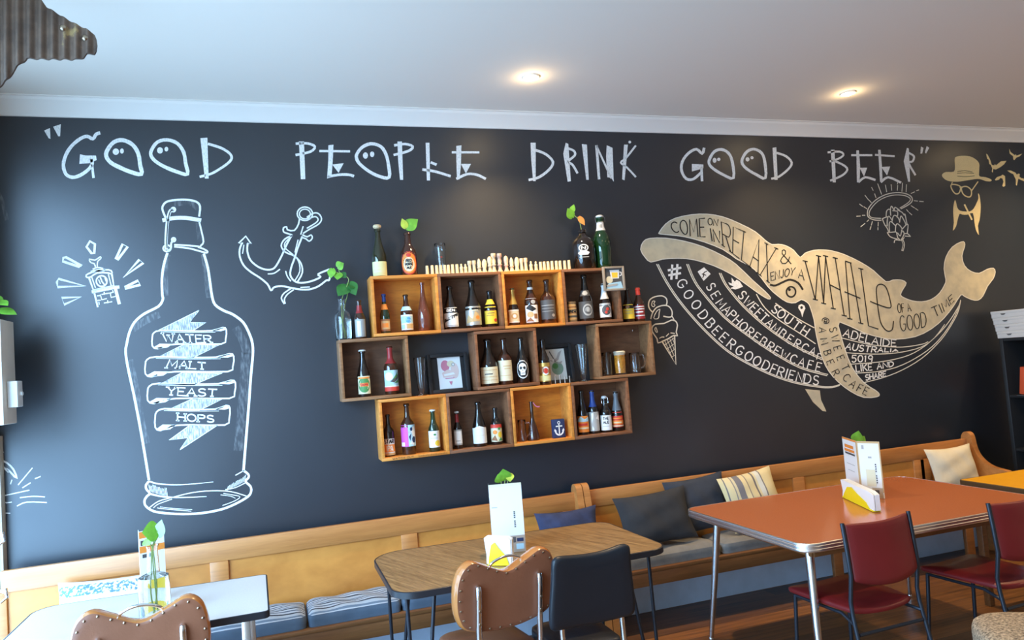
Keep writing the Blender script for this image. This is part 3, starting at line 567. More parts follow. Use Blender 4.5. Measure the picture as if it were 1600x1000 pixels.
# throat grooves
bm = NB()
l1 = [(1026,413),(1040,440),(1060,470),(1085,500),(1110,526),(1135,548),(1160,564),(1200,584),(1240,598),(1280,605),(1300,605.5),(1312,602)]
l2 = [(1073,413),(1082,435),(1095,455),(1130,495),(1170,526),(1210,553),(1250,575),(1292,587)]
l3 = [(1124,427),(1130,440),(1138,452),(1160,478),(1190,505.5),(1220,528),(1250,546),(1284,562)]
l4 = [(1182,460),(1190,474),(1200,486),(1220,502),(1250,521),(1274,537)]
l5 = [(1212,474),(1230,487),(1250,500),(1272,512)]
for i, q in enumerate((l1, l2, l3)):
    rib(bm, q, 1.5); rib(bm, [(x+2.6-(k/len(q))*1.2, y-2.2*k/len(q)) for k, (x, y) in enumerate(q)], 1.2)
rib(bm, l4, 1.5); rib(bm, l5, 1.5)
for q in ((375,340,560,385,700,405,850,412,1000,390,1050,370), (405,455,560,465,700,465,850,450,1000,410,1100,340,1180,235), (440,545,600,535,750,515,900,475,1030,400,1150,290,1230,190,1290,90,1305,45), (480,615,640,605,800,570,950,500,1080,410,1180,300,1260,170,1303,60), (545,690,700,650,850,590,1000,500,1120,390,1200,290,1280,150,1305,50)): rib(bm, R4(*q), 1.3)
art('whale_grooves', bm, [m_whaleline], 'fine pale lines fanning below the painted whale', whale)
# pale lettering between the grooves
bm = NB()
text_on(bm, 'GOODBEERGOODFRIENDS', [(1066,443),(1077,459.5),(1088,476),(1100,494),(1109,505),(1119,516),(1131,527),(1143,538),(1156,548),(1170,556.5),(1184,564.5),(1197,571),(1210,576.5),(1221,581),(1232,584.5),(1247,588.5),(1261,591.5),(1275,594)], (15, 13.5), .92, 1.9) if False else None
c1 = [(1066,443),(1076,460),(1088,476),(1099,492),(1110,505),(1120,516.5),(1131,527),(1143,537.5),(1156,547.5),(1170,556.5),(1183,564),(1197,571),(1209,576.5),(1220,581),(1229,583.5),(1237,586),(1250,589.5),(1262,592),(1275,594)]
text_on(bm, 'GOODBEERGOODFRIENDS', c1, (15, 14), .82, 1.9)
c2 = [(1111,448),(1118,461),(1127,474),(1136,484),(1144,492),(1152.5,500.5),(1162,510),(1172,518.5),(1182,526.5),(1193,534),(1204,541.5),(1214,548),(1226,555),(1240,561),(1253,566),(1266,570),(1279,573.5)]
text_on(bm, 'SEMAPHOREBREWCAFE', c2, (14, 13.5), .78, 1.8)
c3 = [(1160,461),(1169,471.5),(1178,480.5),(1186,488.5),(1194,496),(1203,504.5),(1212.5,513),(1223,521.5),(1234,529.5),(1246,537),(1258,543.5),(1270,549)]
text_on(bm, 'SWEETAMBERCA', c3, (13.5, 13), .78, 1.8); rib(bm, [(1282,553),(1278.5,552),(1276,561)], 1.6, sm=1)
text_on(bm, 'SOUTH', [(1212,483),(1221,490.5),(1232,499),(1245,508),(1258,517)], 13.5, .85, 1.9)
for s, t, b in (('ADELAIDE', (405,268,560,310,680,345,800,355), (385,325,560,375,690,400,800,405)), ('AUSTRALIA', (420,378,560,400,700,418,815,432), (402,428,560,448,700,450,815,445)), ('5019', (455,475,620,478), (455,530,615,524)), ('LIKE AND', (485,555,600,542,780,525), (490,603,620,590,780,560)), ('SHARE', (560,630,720,600), (565,672,720,638))):
    text_between(bm, s, R4(*t), R4(*b), 1.8)
h = [U(335,585,400,680), U(385,570,415,640)]
for a in ((350,570,410,660), (330,610,385,585), (320,640,415,600), (385,565,345,680), (345,655,410,640), (322,600,350,675), (400,575,372,680), (325,635,410,598), (340,665,415,628)): pass
for a in ((352,572,345,680), (392,568,385,675), (322,612,418,592), (326,650,415,635)): rib(bm, U(*a), 3.4, sm=1)
poly(bm, U(550,622, 600,588, 652,640, 597,694)); rib(bm, U(622,618, 600,630, 598,650, 590,670), 1.4, Y2, 1); rib(bm, U(585,640, 615,650), 1.4, Y2, 1)
poly(bm, U(790,705, 818,715, 815,668, 840,700, 855,685, 880,700, 905,740, 875,752, 845,762, 805,752, 832,738, 800,725))
pin = U(1335,905, 1340,885, 1362,875, 1385,888, 1392,910, 1380,935, 1368,978, 1355,935)
poly(bm, pin); ell(bm, *U(1362,903)[0], 2.0, 2.4, Y2, 1)
art('whale_side_lettering', bm, [m_chalk, m_dark], 'white lettering between the lines below the whale', whale)
# dark lettering on the whale
bm = NB(); Yd = Y3
def D(s, top, bot, w=1.4, serif=0.0, gap=0.25): text_between(bm, s, top, bot, w, Yd, 0, gap, serif)
D('COME', U(335,240, 400,228, 475,215, 605,205), U(355,312, 430,325, 500,345, 610,350), 1.7); D('ON', U(630,203, 710,215), U(632,255, 705,265), 1.4); D('IN', U(645,285, 722,305), U(660,382, 722,398), 1.7)
D('RELAX', U(735,232, 860,285, 990,345, 1080,400, 1165,440), U(750,420, 850,500, 950,575, 1050,660, 1100,700), 1.5, .14, .2)
D('&', U(1190,450, 1265,450), U(1195,560, 1280,560), 1.5); D('ENJOY', U(1120,630, 1220,605, 1315,590), U(1125,692, 1210,670, 1300,645), 1.3); D('A', U(1345,605, 1375,603), U(1338,670, 1382,690), 1.3)
for a in ([(1258,408),(1274,468)], [(1274,468),(1279,400)], [(1279,400),(1287,474)], [(1287,474),(1290,400)], [(1290,401),(1302,482)], [(1305,403),(1319,493)], [(1297,445),(1313,453)], [(1321,409),(1328,498)], [(1329,411),(1345,505)], [(1320,456),(1344,466)], [(1321,408),(1330,411)], [(1345,420),(1357,509),(1372,514)]): rib(bm, a, 1.7, Yd, sm=1)
rib(bm, [(1360,471),(1375,477),(1391,481),(1391,470),(1385,450),(1377,444),(1370,448),(1370,465),(1374,495),(1378,508),(1386,517),(1394,515),(1396,502)], 1.7, Yd)
for x, y in ((1258,408),(1279,400),(1290,400),(1305,403),(1274,468),(1287,474),(1302,482),(1319,493),(1328,498),(1345,505),(1345,420)): rib(bm, [(x-3.5,y-.8),(x+3.5,y+.8)], 1.6, Yd, sm=1)
D('OF A', R4(810,72, 905,72), R4(815,145, 920,128), 1.2); D('GOOD', R4(825,168, 930,158, 1030,135), R4(838,288, 940,275, 1040,248), 1.3, 0, .22); D('TIME', R4(1075,105, 1160,65, 1235,0), R4(1105,178, 1180,130, 1255,50), 1.3)
text_on(bm, '@AMBER.', [(1290,501),(1285.5,516),(1288,533),(1293,551),(1297.5,566),(1306,582),(1309,589)], 11, .8, 1.2, Yd)
text_on(bm, 'SWEET', [(1302,515),(1305,529),(1308.5,544),(1313.5,559),(1321,574)], 11.5, .72, 1.2, Yd); text_on(bm, 'CAFE', [(1323,590),(1333,600),(1343.5,606.5),(1353,611)], 12, .8, 1.2, Yd)
art('whale_dark_lettering', bm, [m_dark], 'dark lettering painted on the pale whale', whale)
# ------------------------------------------------------------------ crates on the wall
m_cr_light = wood('crate_wood_light', (0.52, 0.172, 0.026), (0.80, 0.315, 0.058), scale=2.6, rough=0.42)
m_cr_lightb = wood('crate_back_light', (0.50, 0.150, 0.016), (0.76, 0.265, 0.030), stretch=(2, 9, 9), scale=2.4, rough=0.45)
m_cr_dark = wood('crate_wood_dark', (0.15, 0.058, 0.026), (0.30, 0.125, 0.055), scale=2.6, rough=0.45)
m_cr_darkb = wood('crate_back_dark', (0.10, 0.042, 0.02), (0.20, 0.090, 0.042), stretch=(2, 9, 9), scale=2.4, rough=0.5)
m_cr_mid = wood('crate_wood_mid', (0.17, 0.075, 0.030), (0.34, 0.165, 0.07), scale=2.6, rough=0.45)
m_ink = mat('ink_black', (0.02, 0.018, 0.016), rough=0.7)
CW, CH, CDP, CT = 0.404, 0.360, 0.165, 0.018
CX = [0.773, 1.178, 1.585, 1.992]; MX = [0.567, 1.381, 2.199]
ZT, ZM, ZB = 1.890, 1.525, 1.160           # undersides of the three rows
def crate(x, z, frame, back, label):
    t = thing('crate', label, 'crate', (x, 0, z), group='wooden crates fixed to the wall as shelves')
    yc = -CDP/2-0.001
    for zz, nm in ((CT/2, 'bottom_board'), (CH-CT/2, 'top_board')):
        bm = NB(); add_box(bm, (0, yc, zz), (CW, CDP, CT), 0.0015); obj(nm, bm, frame, t)
    for s in (-1, 1):
        bm = NB(); add_box(bm, (s*(CW/2-CT/2), yc, CH/2), (CT, CDP, CH-2*CT), 0.0015)
        o = obj('side_board', bm, frame, t)
    bm = NB(); add_box(bm, (0, -0.006, CH/2), (CW-2*CT, 0.010, CH-2*CT)); obj('back_panel', bm, back, t)
    return t
pal = {'l': (m_cr_light, m_cr_lightb), 'd': (m_cr_dark, m_cr_darkb), 'm': (m_cr_mid, m_cr_darkb)}
C_ = []
for i, (k, s) in enumerate((('l', 'honey coloured crate at the left end of the top row'), ('d', 'dark brown crate under the left half of the chess row'), ('l', 'honey coloured crate under the right half of the chess row'), ('d', 'dark crate at the right end of the top row, small picture on its corner'))):
    C_.append(crate(CX[i], ZT, *pal[k], s))
for i, (k, s) in enumerate((('m', 'brown crate sticking out at the left of the middle row'), ('d', 'dark crate in the centre of the middle row between two framed pictures'), ('m', 'brown crate at the right of the middle row holding three glass mugs'))):
    C_.append(crate(MX[i], ZM, *pal[k], s))
for i, (k, s) in enumerate((('l', 'honey coloured crate at the bottom left with lettering along its front edge'), ('d', 'dark crate in the bottom row beside the lettered crate'), ('l', 'bright honey crate in the bottom row holding the anchor box'), ('d', 'dark crate at the right end of the bottom row holding four bottles'))):
    C_.append(crate(CX[i], ZB, *pal[k], s))
# lettering and scale marks burnt into the front edge of the lettered crate
bm = NB()
def on_edge(u, v): return Vector((-CW/2+u, -CDP-0.0022, v))
for st in text_strokes('WATCH OUT', 0.3):
    pts = [(0.06+a*0.125, 0.004+b*0.010) for a, b in st]
    for (a, b), (c, d_) in zip(pts, pts[1:]):
        dv = Vector((c-a, d_-b)); 
        if dv.length < 1e-6: continue
        nn = Vector((-dv.y, dv.x)).normalized()*0.0009
        bm.faces.new([bm.verts.new(on_edge(*q)) for q in ((a+nn.x, b+nn.y), (c+nn.x, d_+nn.y), (c-nn.x, d_-nn.y), (a-nn.x, b-nn.y))])
for i in range(34):
    x = 0.215+i*0.0052; h_ = 0.013 if i % 5 == 0 else 0.009
    bm.faces.new([bm.verts.new(on_edge(*q)) for q in ((x, 0.003), (x+0.0012, 0.003), (x+0.0012, 0.003+h_), (x, 0.003+h_))])
obj('burnt_lettering', bm, m_ink, C_[7], smooth=False)['label'] = 'black lettering and scale marks on the front edge'
bm = NB(); add_tube(bm, [(0.13, -0.011, 0.30), (0.13, -0.02, 0.30), (0.13, -0.026, 0.303), (0.13, -0.026, 0.312)], 0.003, 8); obj('hook', bm, mat('chrome', (0.85, 0.86, 0.88), rough=0.12, metal=1.0), C_[6])['label'] = 'small bright hook in the back of the crate'
FT, FM, FB, TOP = ZT+CT+0.0006, ZM+CT+0.0006, ZB+CT+0.0006, ZT+CH+0.0006    # shelf heights
GM = ZB+CH+0.0006                                                            # tops of the bottom row (between middle crates)
TM = ZM+CH+0.0006

# ------------------------------------------------------------------ bottles, glasses
def glass(name, col, rough=0.06, trans=0.0, coat=0.6): return mat(name, col, rough=rough, trans=trans, coat=coat, ior=1.5)
g_dark = glass('glass_black_brown', (0.012, 0.007, 0.005)); g_brown = glass('glass_brown', (0.045, 0.014, 0.006)); g_amber = glass('glass_amber', (0.30, 0.075, 0.035), trans=0.55)
g_green = glass('glass_dark_green', (0.010, 0.028, 0.012)); g_olive = glass('glass_olive', (0.022, 0.022, 0.008)); g_emer = glass('glass_green', (0.006, 0.035, 0.010))
g_clear = mat('glass_clear', (0.96, 0.98, 0.97), rough=0.0, trans=1.0, ior=1.45)
g_water = mat('water', (0.95, 0.98, 0.95), rough=0.0, trans=1.0, ior=1.33)
def P_(n, c, r=0.55, **k): return mat(n, c, rough=r, **k)
p_white = P_('paper_white', (0.80, 0.79, 0.76)); p_cream = P_('paper_cream', (0.74, 0.66, 0.45)); p_yel = P_('paper_yellow', (0.85, 0.58, 0.05)); p_org = P_('paper_orange', (0.80, 0.26, 0.04))
p_red = P_('paper_red', (0.60, 0.05, 0.03)); p_blue = P_('paper_blue', (0.10, 0.36, 0.62)); p_sky = P_('paper_sky', (0.42, 0.66, 0.78)); p_navy = P_('paper_navy', (0.02, 0.035, 0.10)); p_pink = P_('paper_pink', (0.70, 0.10, 0.50)); p_grey = P_('paper_grey', (0.42, 0.41, 0.38)); p_char = P_('paper_charcoal', (0.085, 0.082, 0.08)); p_green = P_('paper_green', (0.08, 0.26, 0.08)); p_lime = P_('paper_pale_yellow', (0.72, 0.70, 0.34)); p_brn = P_('paper_brown', (0.30, 0.13, 0.05)); p_black = P_('paper_black', (0.02, 0.02, 0.02)); p_gold = P_('foil_gold', (0.70, 0.48, 0.13), 0.3, metal=0.7); p_silver = P_('foil_silver', (0.55, 0.52, 0.46), 0.3, metal=0.5); p_tan = P_('paper_tan', (0.60, 0.40, 0.18)); p_dred = P_('foil_red', (0.34, 0.03, 0.03), 0.3); p_bluef = P_('foil_blue', (0.03, 0.07, 0.28), 0.3); p_ivory = P_('cork_pale', (0.72, 0.55, 0.33), 0.8)
SH = {
 'long': [(.92,0),(1,.02),(1,.50),(.93,.57),(.62,.67),(.44,.75),(.37,.94),(.46,.945),(.46,.985),(.38,1)],
 'champ': [(.92,0),(1,.02),(1,.40),(.96,.46),(.76,.57),(.53,.69),(.38,.82),(.35,.93),(.45,.935),(.45,.975),(.36,1)],
 'bomber': [(.92,0),(1,.02),(1,.57),(.86,.63),(.50,.70),(.38,.76),(.34,.94),(.44,.945),(.44,.985),(.36,1)],
 'tall': [(.9,0),(1,.02),(1,.30),(.93,.40),(.62,.58),(.42,.72),(.33,.86),(.3,.95),(.4,.955),(.4,1)],
 'growler': [(.92,0),(1,.02),(1,.62),(.94,.70),(.66,.80),(.36,.87),(.28,.93),(.36,.935),(.36,1)],
 'swing': [(.92,0),(1,.02),(1,.50),(.93,.58),(.62,.68),(.44,.76),(.38,.90),(.48,.905),(.48,.94),(.38,.945)],
 'flask': [(.95,0),(1,.03),(.97,.08),(.62,.38),(.36,.50),(.28,.60),(.28,.97),(.34,.975),(.34,1)],
 'stein': [(.95,0),(1,.03),(.92,.08),(.92,.9),(1,.95),(.95,1)],
}
def prof_rad(prof, z):
    for (r0, z0), (r1, z1) in zip(prof, prof[1:]):
        if z0 <= z <= z1 and z1 > z0: return r0+(r1-r0)*(z-z0)/(z1-z0)
    return prof[-1][0]
def label_mesh(prof, fz0, fz1, half, ang, spec):
    """spec: shape, marks; returns bmesh and material list"""
    bm = NB(); mats = [spec['m']]
    def P(u, v, d):
        a = ang+math.radians(half)*u; zz = fz0+(fz1-fz0)*(v+1)/2
        r = prof_rad(prof, zz)+d
        return Vector((r*math.cos(a), r*math.sin(a), zz))
    def mi(m):
        if m not in mats: mats.append(m)
        return mats.index(m)
    def rect(u0, v0, u1, v1, k, d):
        nu = max(1, int(abs(u1-u0)*half/9)); nv = 3 if d < 0.001 else 1
        for i in range(nu):
            for j in range(nv):
                a, b_ = u0+(u1-u0)*i/nu, u0+(u1-u0)*(i+1)/nu; c, d2 = v0+(v1-v0)*j/nv, v0+(v1-v0)*(j+1)/nv
                bm.faces.new([bm.verts.new(P(*q, d)) for q in ((a, c), (b_, c), (b_, d2), (a, d2))]).material_index = k
    def oval(u, v, ru, rv, k, d, n=22):
        for r0, r1 in ((0, .5), (.5, 1)):
            for i in range(n):
                t0, t1 = 2*PI*i/n, 2*PI*(i+1)/n
                q = [(u+ru*r*math.cos(t), v+rv*r*math.sin(t)) for r, t in ((r0, t0), (r1, t0), (r1, t1), (r0, t1))]
                if r0 == 0: q = q[1:] if False else [q[0], q[1], q[2]]
                bm.faces.new([bm.verts.new(P(*c, d)) for c in q]).material_index = k
    def stroke(pts, w, k, d):
        asp = (fz1-fz0)/2/(math.radians(half)*prof_rad(prof, (fz0+fz1)/2))
        fine = []
        for (a, b_), (c, e) in zip(pts, pts[1:]):
            nn_ = 1+int(abs(c-a)*half/10); fine += [((a+(c-a)*i/nn_, b_+(e-b_)*i/nn_), (a+(c-a)*(i+1)/nn_, b_+(e-b_)*(i+1)/nn_)) for i in range(nn_)]
        for (a, b_), (c, e) in fine:
            dv = Vector((c-a, (e-b_)*asp))
            if dv.length < 1e-6: continue
            nn = Vector((-dv.y, dv.x)).normalized()*w; nn.y /= asp
            bm.faces.new([bm.verts.new(P(*q, d)) for q in ((a+nn.x, b_+nn.y), (c+nn.x, e+nn.y), (c-nn.x, e-nn.y), (a-nn.x, b_-nn.y))]).material_index = k
    if spec.get('shape') == 'oval': oval(0, 0, 1, 1, 0, 0.0006)
    else: rect(-1, -1, 1, 1, 0, 0.0006)
    d = 0.0012
    for m in spec.get('marks', []):
        d += 0.00012
        if m[0] == 'r': rect(*m[1:5], mi(m[5]), d)
        elif m[0] == 'o': oval(*m[1:5], mi(m[5]), d)
        elif m[0] == 'p':
            pv = [Vector((*q, 0)) for q in m[1]]; st = [[m[1][i] for i in t] for t in tessellate_polygon([pv])]
            while st:
                T_ = st.pop(); e = max(range(3), key=lambda i: abs(T_[i][0]-T_[(i+1) % 3][0])); a_, b2 = T_[e], T_[(e+1) % 3]
                if abs(a_[0]-b2[0])*half > 14:
                    mm_ = ((a_[0]+b2[0])/2, (a_[1]+b2[1])/2); st += [[a_, mm_, T_[(e+2) % 3]], [mm_, b2, T_[(e+2) % 3]]]
                else: bm.faces.new([bm.verts.new(P(*q, d)) for q in T_]).material_index = mi(m[2])
        elif m[0] == 't':
            _, s, u0, v0, u1, v1, w, mm = m
            for st in text_strokes(s, .25): stroke([(u0+(u1-u0)*a, v0+(v1-v0)*c) for a, c in st], w, mi(mm), d)
        elif m[0] == 's': stroke(m[1], m[2], mi(m[3]), d)
    return bm, mats
def bottle(label, base, top, wpx, zf, shape, gm, labels=(), cap=None, foil=None, y=-0.085, cat='bottle', name='beer_bottle', group=None, turn=0.0):
    b0 = W(base[0], base[1], y); h = (W(top[0], top[1], y)-b0).z
    R = (W(base[0]+wpx/2, base[1], y)-W(base[0]-wpx/2, base[1], y)).length/2
    t = thing(name, label, cat, (b0.x, y, zf), group=group)
    pr = [(r*R, z*h) for r, z in SH[shape]]
    bm = NB(); add_lathe(bm, [(0, 0.002)]+[(pr[0][0]*.8, 0.0)]+smoothed(pr)+[(0, pr[-1][1])], 28); obj('bottle_body', bm, gm, t, angle=50)
    ang = math.atan2(CAM.y-y, CAM.x-b0.x)+turn
    for lb in labels:
        z0, z1, half = lb['z']; bm, ms = label_mesh(pr, z0*h, z1*h, half, ang, lb)
        obj(lb.get('n', 'paper_label'), bm, ms, t, angle=60)
    if foil:
        z0, z1, m = foil; n_ = 8
        bm = NB(); add_lathe(bm, [(prof_rad(pr, h*(z0+(z1-z0)*i/n_))+0.0007, h*(z0+(z1-z0)*i/n_)) for i in range(n_+1)]+([(0, h*z1+0.0008)] if z1 > .98 else []), 24); obj('neck_foil', bm, m, t)
    if cap:
        kind, m = cap; rt = pr[-1][0]
        bm = NB()
        if kind == 'crown':
            add_lathe(bm, [(rt*1.5, h-0.006), (rt*1.45, h+0.001), (rt*1.1, h+0.004), (0, h+0.0045)], 20); obj('crown_cap', bm, m, t)
        elif kind == 'cork':
            add_lathe(bm, [(rt*.95, h-.004), (rt*1.0, h+.004), (rt*1.5, h+.006), (rt*1.55, h+.018), (rt*1.2, h+.024), (0, h+.025)], 20); obj('cork', bm, m, t)
        elif kind == 'swing':
            zt = pr[-1][1]
            add_lathe(bm, [(rt*.9, zt), (rt*1.15, zt+.004), (rt*1.2, zt+.011), (rt*.8, zt+.017), (0, zt+.018)], 20); obj('stopper', bm, m, t)
            bm = NB()
            for s in (-1, 1): add_tube(bm, [(s*rt*1.25, 0, zt+.012), (s*rt*1.6, -.004, zt-.005), (s*rt*1.5, -.006, zt-.03), (s*rt*1.1, 0, zt-.034)], 0.0012, 6)
            add_tube(bm, [(rt*1.25*math.cos(q), rt*1.25*math.sin(q), zt-.034) for q in [2*PI*i/14 for i in range(15)]], 0.0012, 6, caps=False)
            obj('wire_clip', bm, mat('chrome', (0.85, 0.86, 0.88), rough=0.12, metal=1.0), t)
    return t
def smoothed(pr):
    out = [pr[0]]
    for (r0, z0), (r1, z1) in zip(pr, pr[1:]):
        out.append((r1, z1))
    return out
def lab(m, z0, z1, half=62, marks=(), shape='rect', n='paper_label'): return dict(m=m, z=(z0, z1, half), marks=list(marks), shape=shape, n=n)
def lines(m, n=4, v0=-.7, v1=.1, u=.6, w=.05): return [('r', -u, v0+(v1-v0)*i/n, u*random.uniform(.5, 1), v0+(v1-v0)*i/n+w, m) for i in range(n)]
# ---- on top of the upper row
bottle('dark green bottle with a cork stopper and pale yellow label on the crates', (594,428), (588,352), 23, TOP, 'champ', g_olive, [lab(p_lime, .02, .31, 70, [('r', -.75, -.5, .2, -.3, p_cream), ('r', -.75, .0, .1, .12, p_cream)])], ('cork', p_ivory))
bottle('brown bottle with an oval orange and red label and a leaf in its neck', (640,424), (634,356), 25, TOP, 'long', g_brown, [lab(p_red, .02, .55, 62, [('o', 0, 0, .88, .90, p_org), ('o', 0, -.12, .66, .62, p_cream), ('o', 0, .68, .3, .16, p_red), ('t', 'RED', -.3, .1, .3, .3, .05, p_black), ('t', 'HORSE', -.42, -.2, .42, 0, .05, p_black), ('t', 'ALE', -.25, -.5, .25, -.32, .05, p_black)], 'oval')], name='beer_bottle')
bottle('round-shouldered black growler bottle with a white emblem on the crate tops', (914,415), (907,353), 33, TOP, 'growler', g_dark, [dict(m=g_dark, z=(.25, .62, 40), marks=[('o', 0, .45, .62, .48, p_white), ('o', 0, .45, .48, .37, p_black), ('t', 'N', -.22, .22, .22, .66, .05, p_white), ('p', [(-.75, -.2), (-.4, .02), (.4, .02), (.75, -.2), (.5, -.5), (-.5, -.5)], p_white), ('r', -.6, -.85, .6, -.75, p_grey)], n='printed_emblem')], name='growler_bottle')
bottle('tall green swing-top bottle with white neck label on top of the crates', (943,414), (937,329), 25, TOP, 'swing', g_emer, [lab(p_white, .70, .86, 80, [('r', -.3, -.4, .3, .4, p_silver)], n='neck_label')], ('swing', p_white), name='swing_top_bottle')
# ---- top row of crates
bottle('slim green bottle with blue cap and orange neck band in the left top crate', (603,518), (598,456), 16, FT, 'champ', g_green, [lab(p_brn, .06, .36, 66, [('r', -.8, -.7, .8, .7, p_tan), ('r', -.5, -.4, .5, .3, p_org)]), lab(p_org, .60, .74, 90, n='neck_label')], foil=(.80, 1, p_bluef))
bottle('brown bottle with pale blue seaside label in the middle of the honey top crate', (637,517), (633,458), 19, FT, 'long', g_brown, [lab(p_white, .06, .46, 70, [('r', -.9, -.1, .9, .8, p_sky), ('o', .2, .3, .4, .38, p_blue), ('r', -.1, -.85, .9, -.2, p_tan), ('r', -.9, -.85, -.3, -.3, p_sky)]), lab(p_sky, .57, .68, 85, n='neck_label')])
bottle('tall reddish translucent unlabelled bottle in the left top crate', (664,514), (659,438), 20, FT, 'tall', g_amber, [])
bottle('dark bottle with white label crossed by a black diagonal band', (706,509), (701,441), 22, FT, 'champ', g_dark, [lab(p_white, .06, .50, 72, [('r', -.7, .5, .7, .9, p_black), ('t', 'BEN', -.45, .58, .45, .82, .05, p_white), ('p', [(-.85, -.55), (.9, .15), (.9, .45), (-.85, -.2)], p_black), ('t', 'WALLY', -.6, -.22, .6, .08, .05, p_white), ('r', -.85, -.9, .85, -.84, p_grey)])])
bottle('dark long-necked bottle with a large silvery beige label in the dark top crate', (741,509), (735,434), 24, FT, 'champ', g_dark, [lab(p_silver, .06, .45, 75, [('p', [(-.9, -.8), (-.5, .1), (-.1, -.3), (.2, .5), (.5, .2), (.9, -.5)], p_tan), ('r', -.3, .5, .5, .62, p_cream), ('o', .4, -.2, .2, .2, p_org)])])
bottle('squat dark bottle with yellow label and yellow collar in the dark top crate', (768,507), (762,450), 19, FT, 'long', g_dark, [lab(p_yel, .09, .56, 72, [('r', -.5, .5, .6, .58, p_brn), ('r', -.4, .2, .5, .28, p_brn), ('r', -.5, -.05, .4, .03, p_brn), ('o', .6, -.6, .22, .2, p_red)])], foil=(.62, .76, p_yel))
bottle('gold-foiled bottle with cream label at the left of the bright top crate', (804,505), (800,446), 16, FT, 'champ', g_dark, [lab(p_cream, .08, .42, 72, [('r', -1, .8, 1, 1, p_white), ('o', .1, 0, .5, .5, p_tan), ('o', .1, 0, .25, .28, p_white), ('r', -1, -1, 1, -.82, p_white)])], foil=(.56, 1, p_gold))
bottle('brown bottle with scribbled white label in the bright top crate', (832,503), (827,433), 20, FT, 'long', g_brown, [lab(p_white, .05, .58, 62, [('r', -.7, .55, -.2, .85, p_black), ('o', .3, .7, .3, .18, p_grey), ('p', [(-.8, .2), (-.2, .5), (.7, .1), (.1, -.1)], p_black), ('o', -.2, -.35, .45, .25, p_tan), ('p', [(-.9, -.9), (-.2, -.6), (.3, -.95)], p_brn), ('r', .3, -.7, .8, -.3, p_brn)]), lab(p_white, .78, .83, 95, n='neck_label')])
bottle('dark bottle with charcoal label and small round seal in the bright top crate', (858,501), (852,432), 22, FT, 'bomber', g_brown, [lab(p_char, .10, .53, 78, [('o', .5, -.62, .18, .16, p_silver), ('r', -.7, .4, .7, .46, p_grey), ('r', -.7, .1, .6, .14, p_grey), ('r', -.7, -.2, .5, -.16, p_grey)])])
bottle('low patterned brown stoneware tankard at the left of the dark right top crate', (895,499), (893,467), 14, FT, 'stein', P_('stoneware', (0.20, 0.14, 0.08), 0.5, var=0.2, vscale=40), [lab(p_tan, .12, .88, 88, [('r', -1, .55, 1, .7, p_brn), ('r', -1, .2, 1, .3, p_char), ('r', -1, -.2, 1, -.1, p_brn), ('r', -1, -.7, 1, -.45, p_char), ('t', 'BREW', -.6, -.08, .6, .16, .06, p_black)], n='band_pattern')], cat='tankard', name='stoneware_tankard')
bottle('tall dark bottle with a grey-green label in the dark right top crate', (917,498), (910,425), 21, FT, 'champ', g_dark, [lab(p_char, .06, .42, 72, [('o', .2, 0, .55, .7, p_grey), ('o', .2, 0, .4, .5, p_char), ('o', .2, .05, .2, .3, p_grey)]), lab(p_char, .54, .66, 60, [('o', 0, 0, .5, .8, p_grey)], n='neck_label')])
bottle('bottle with white foil neck and white label with dark rings behind the small picture', (947,497), (941,440), 17, FT, 'champ', g_dark, [lab(p_white, .08, .46, 70, [('o', .15, 0, .62, .7, p_char), ('o', .3, .15, .2, .24, p_red), ('o', .1, -.3, .18, .2, p_red), ('r', -.9, .85, .9, .95, p_silver)])], foil=(.58, 1, p_white))
# ---- standing on the middle crates outside the top row
bottle('brown bottle with silvery label and red neck band beside the glass vase', (564,527), (560,466), 18, TM, 'long', g_brown, [lab(p_grey, .05, .50, 62, [('r', -.5, -.9, .1, .8, p_white)]), lab(p_dred, .66, .86, 90, n='neck_label')])
bottle('bottle with yellow label standing right of the small picture', (983,498), (977,445), 17, TM, 'champ', g_dark, [lab(p_yel, .10, .52, 66, [('o', -.1, .65, .3, .2, p_brn), ('r', -.6, .1, .6, .2, p_tan), ('r', -.6, -.3, .6, -.2, p_tan)])])
bottle('red-necked bottle with red and white striped label at the upper right end', (1000,496), (995,443), 15, TM, 'long', g_brown, [lab(p_dred, .08, .48, 70, [('r', -.9, .7, .9, .85, p_white), ('r', -.9, .35, .9, .5, p_white), ('r', -.6, -.1, .6, .1, p_white), ('r', -.9, -.6, .9, -.45, p_white)])], foil=(.78, 1, p_red))
# ---- middle row
bottle('dark white-capped bottle with green and orange shield label in the left middle crate', (570,616), (563,544), 22, FM, 'champ', g_dark, [lab(p_cream, .06, .44, 58, [('o', 0, 0, .85, .85, p_green), ('r', -.6, -.15, .6, .25, p_org), ('r', -.8, .72, .8, .9, p_org), ('t', 'SWAN', -.5, -.08, .5, .18, .05, p_red), ('o', 0, -.55, .4, .2, p_green)])], ('crown', p_white))
bottle('brown bottle with red foil neck and sky blue palm label in the left middle crate', (613,613), (608,538), 22, FM, 'bomber', g_brown, [lab(p_sky, .07, .50, 72, [('o', -.3, .4, .5, .4, p_white), ('p', [(-.2, -.1), (.9, .6), (.9, .2), (.3, -.2)], p_char), ('p', [(.1, .1), (.8, .8), (.7, .3)], p_green), ('p', [(.2, -.3), (.9, .1), (.9, -.2)], p_green), ('r', -1, -.6, 1, -.5, p_white), ('r', -1, -1, 1, -.6, p_red)])], foil=(.64, 1, p_dred))
bottle('broad dark bottle with cream lined label at the left of the central crate', (766,601), (759,528), 27, FM, 'champ', g_dark, [lab(p_cream, .05, .40, 72, [('r', -.8, .6, .8, .66, p_tan), ('r', -.4, .1, .3, .22, p_char), ('r', -.8, -.2, .8, -.15, p_tan), ('r', -.8, -.6, .8, -.55, p_tan)])])
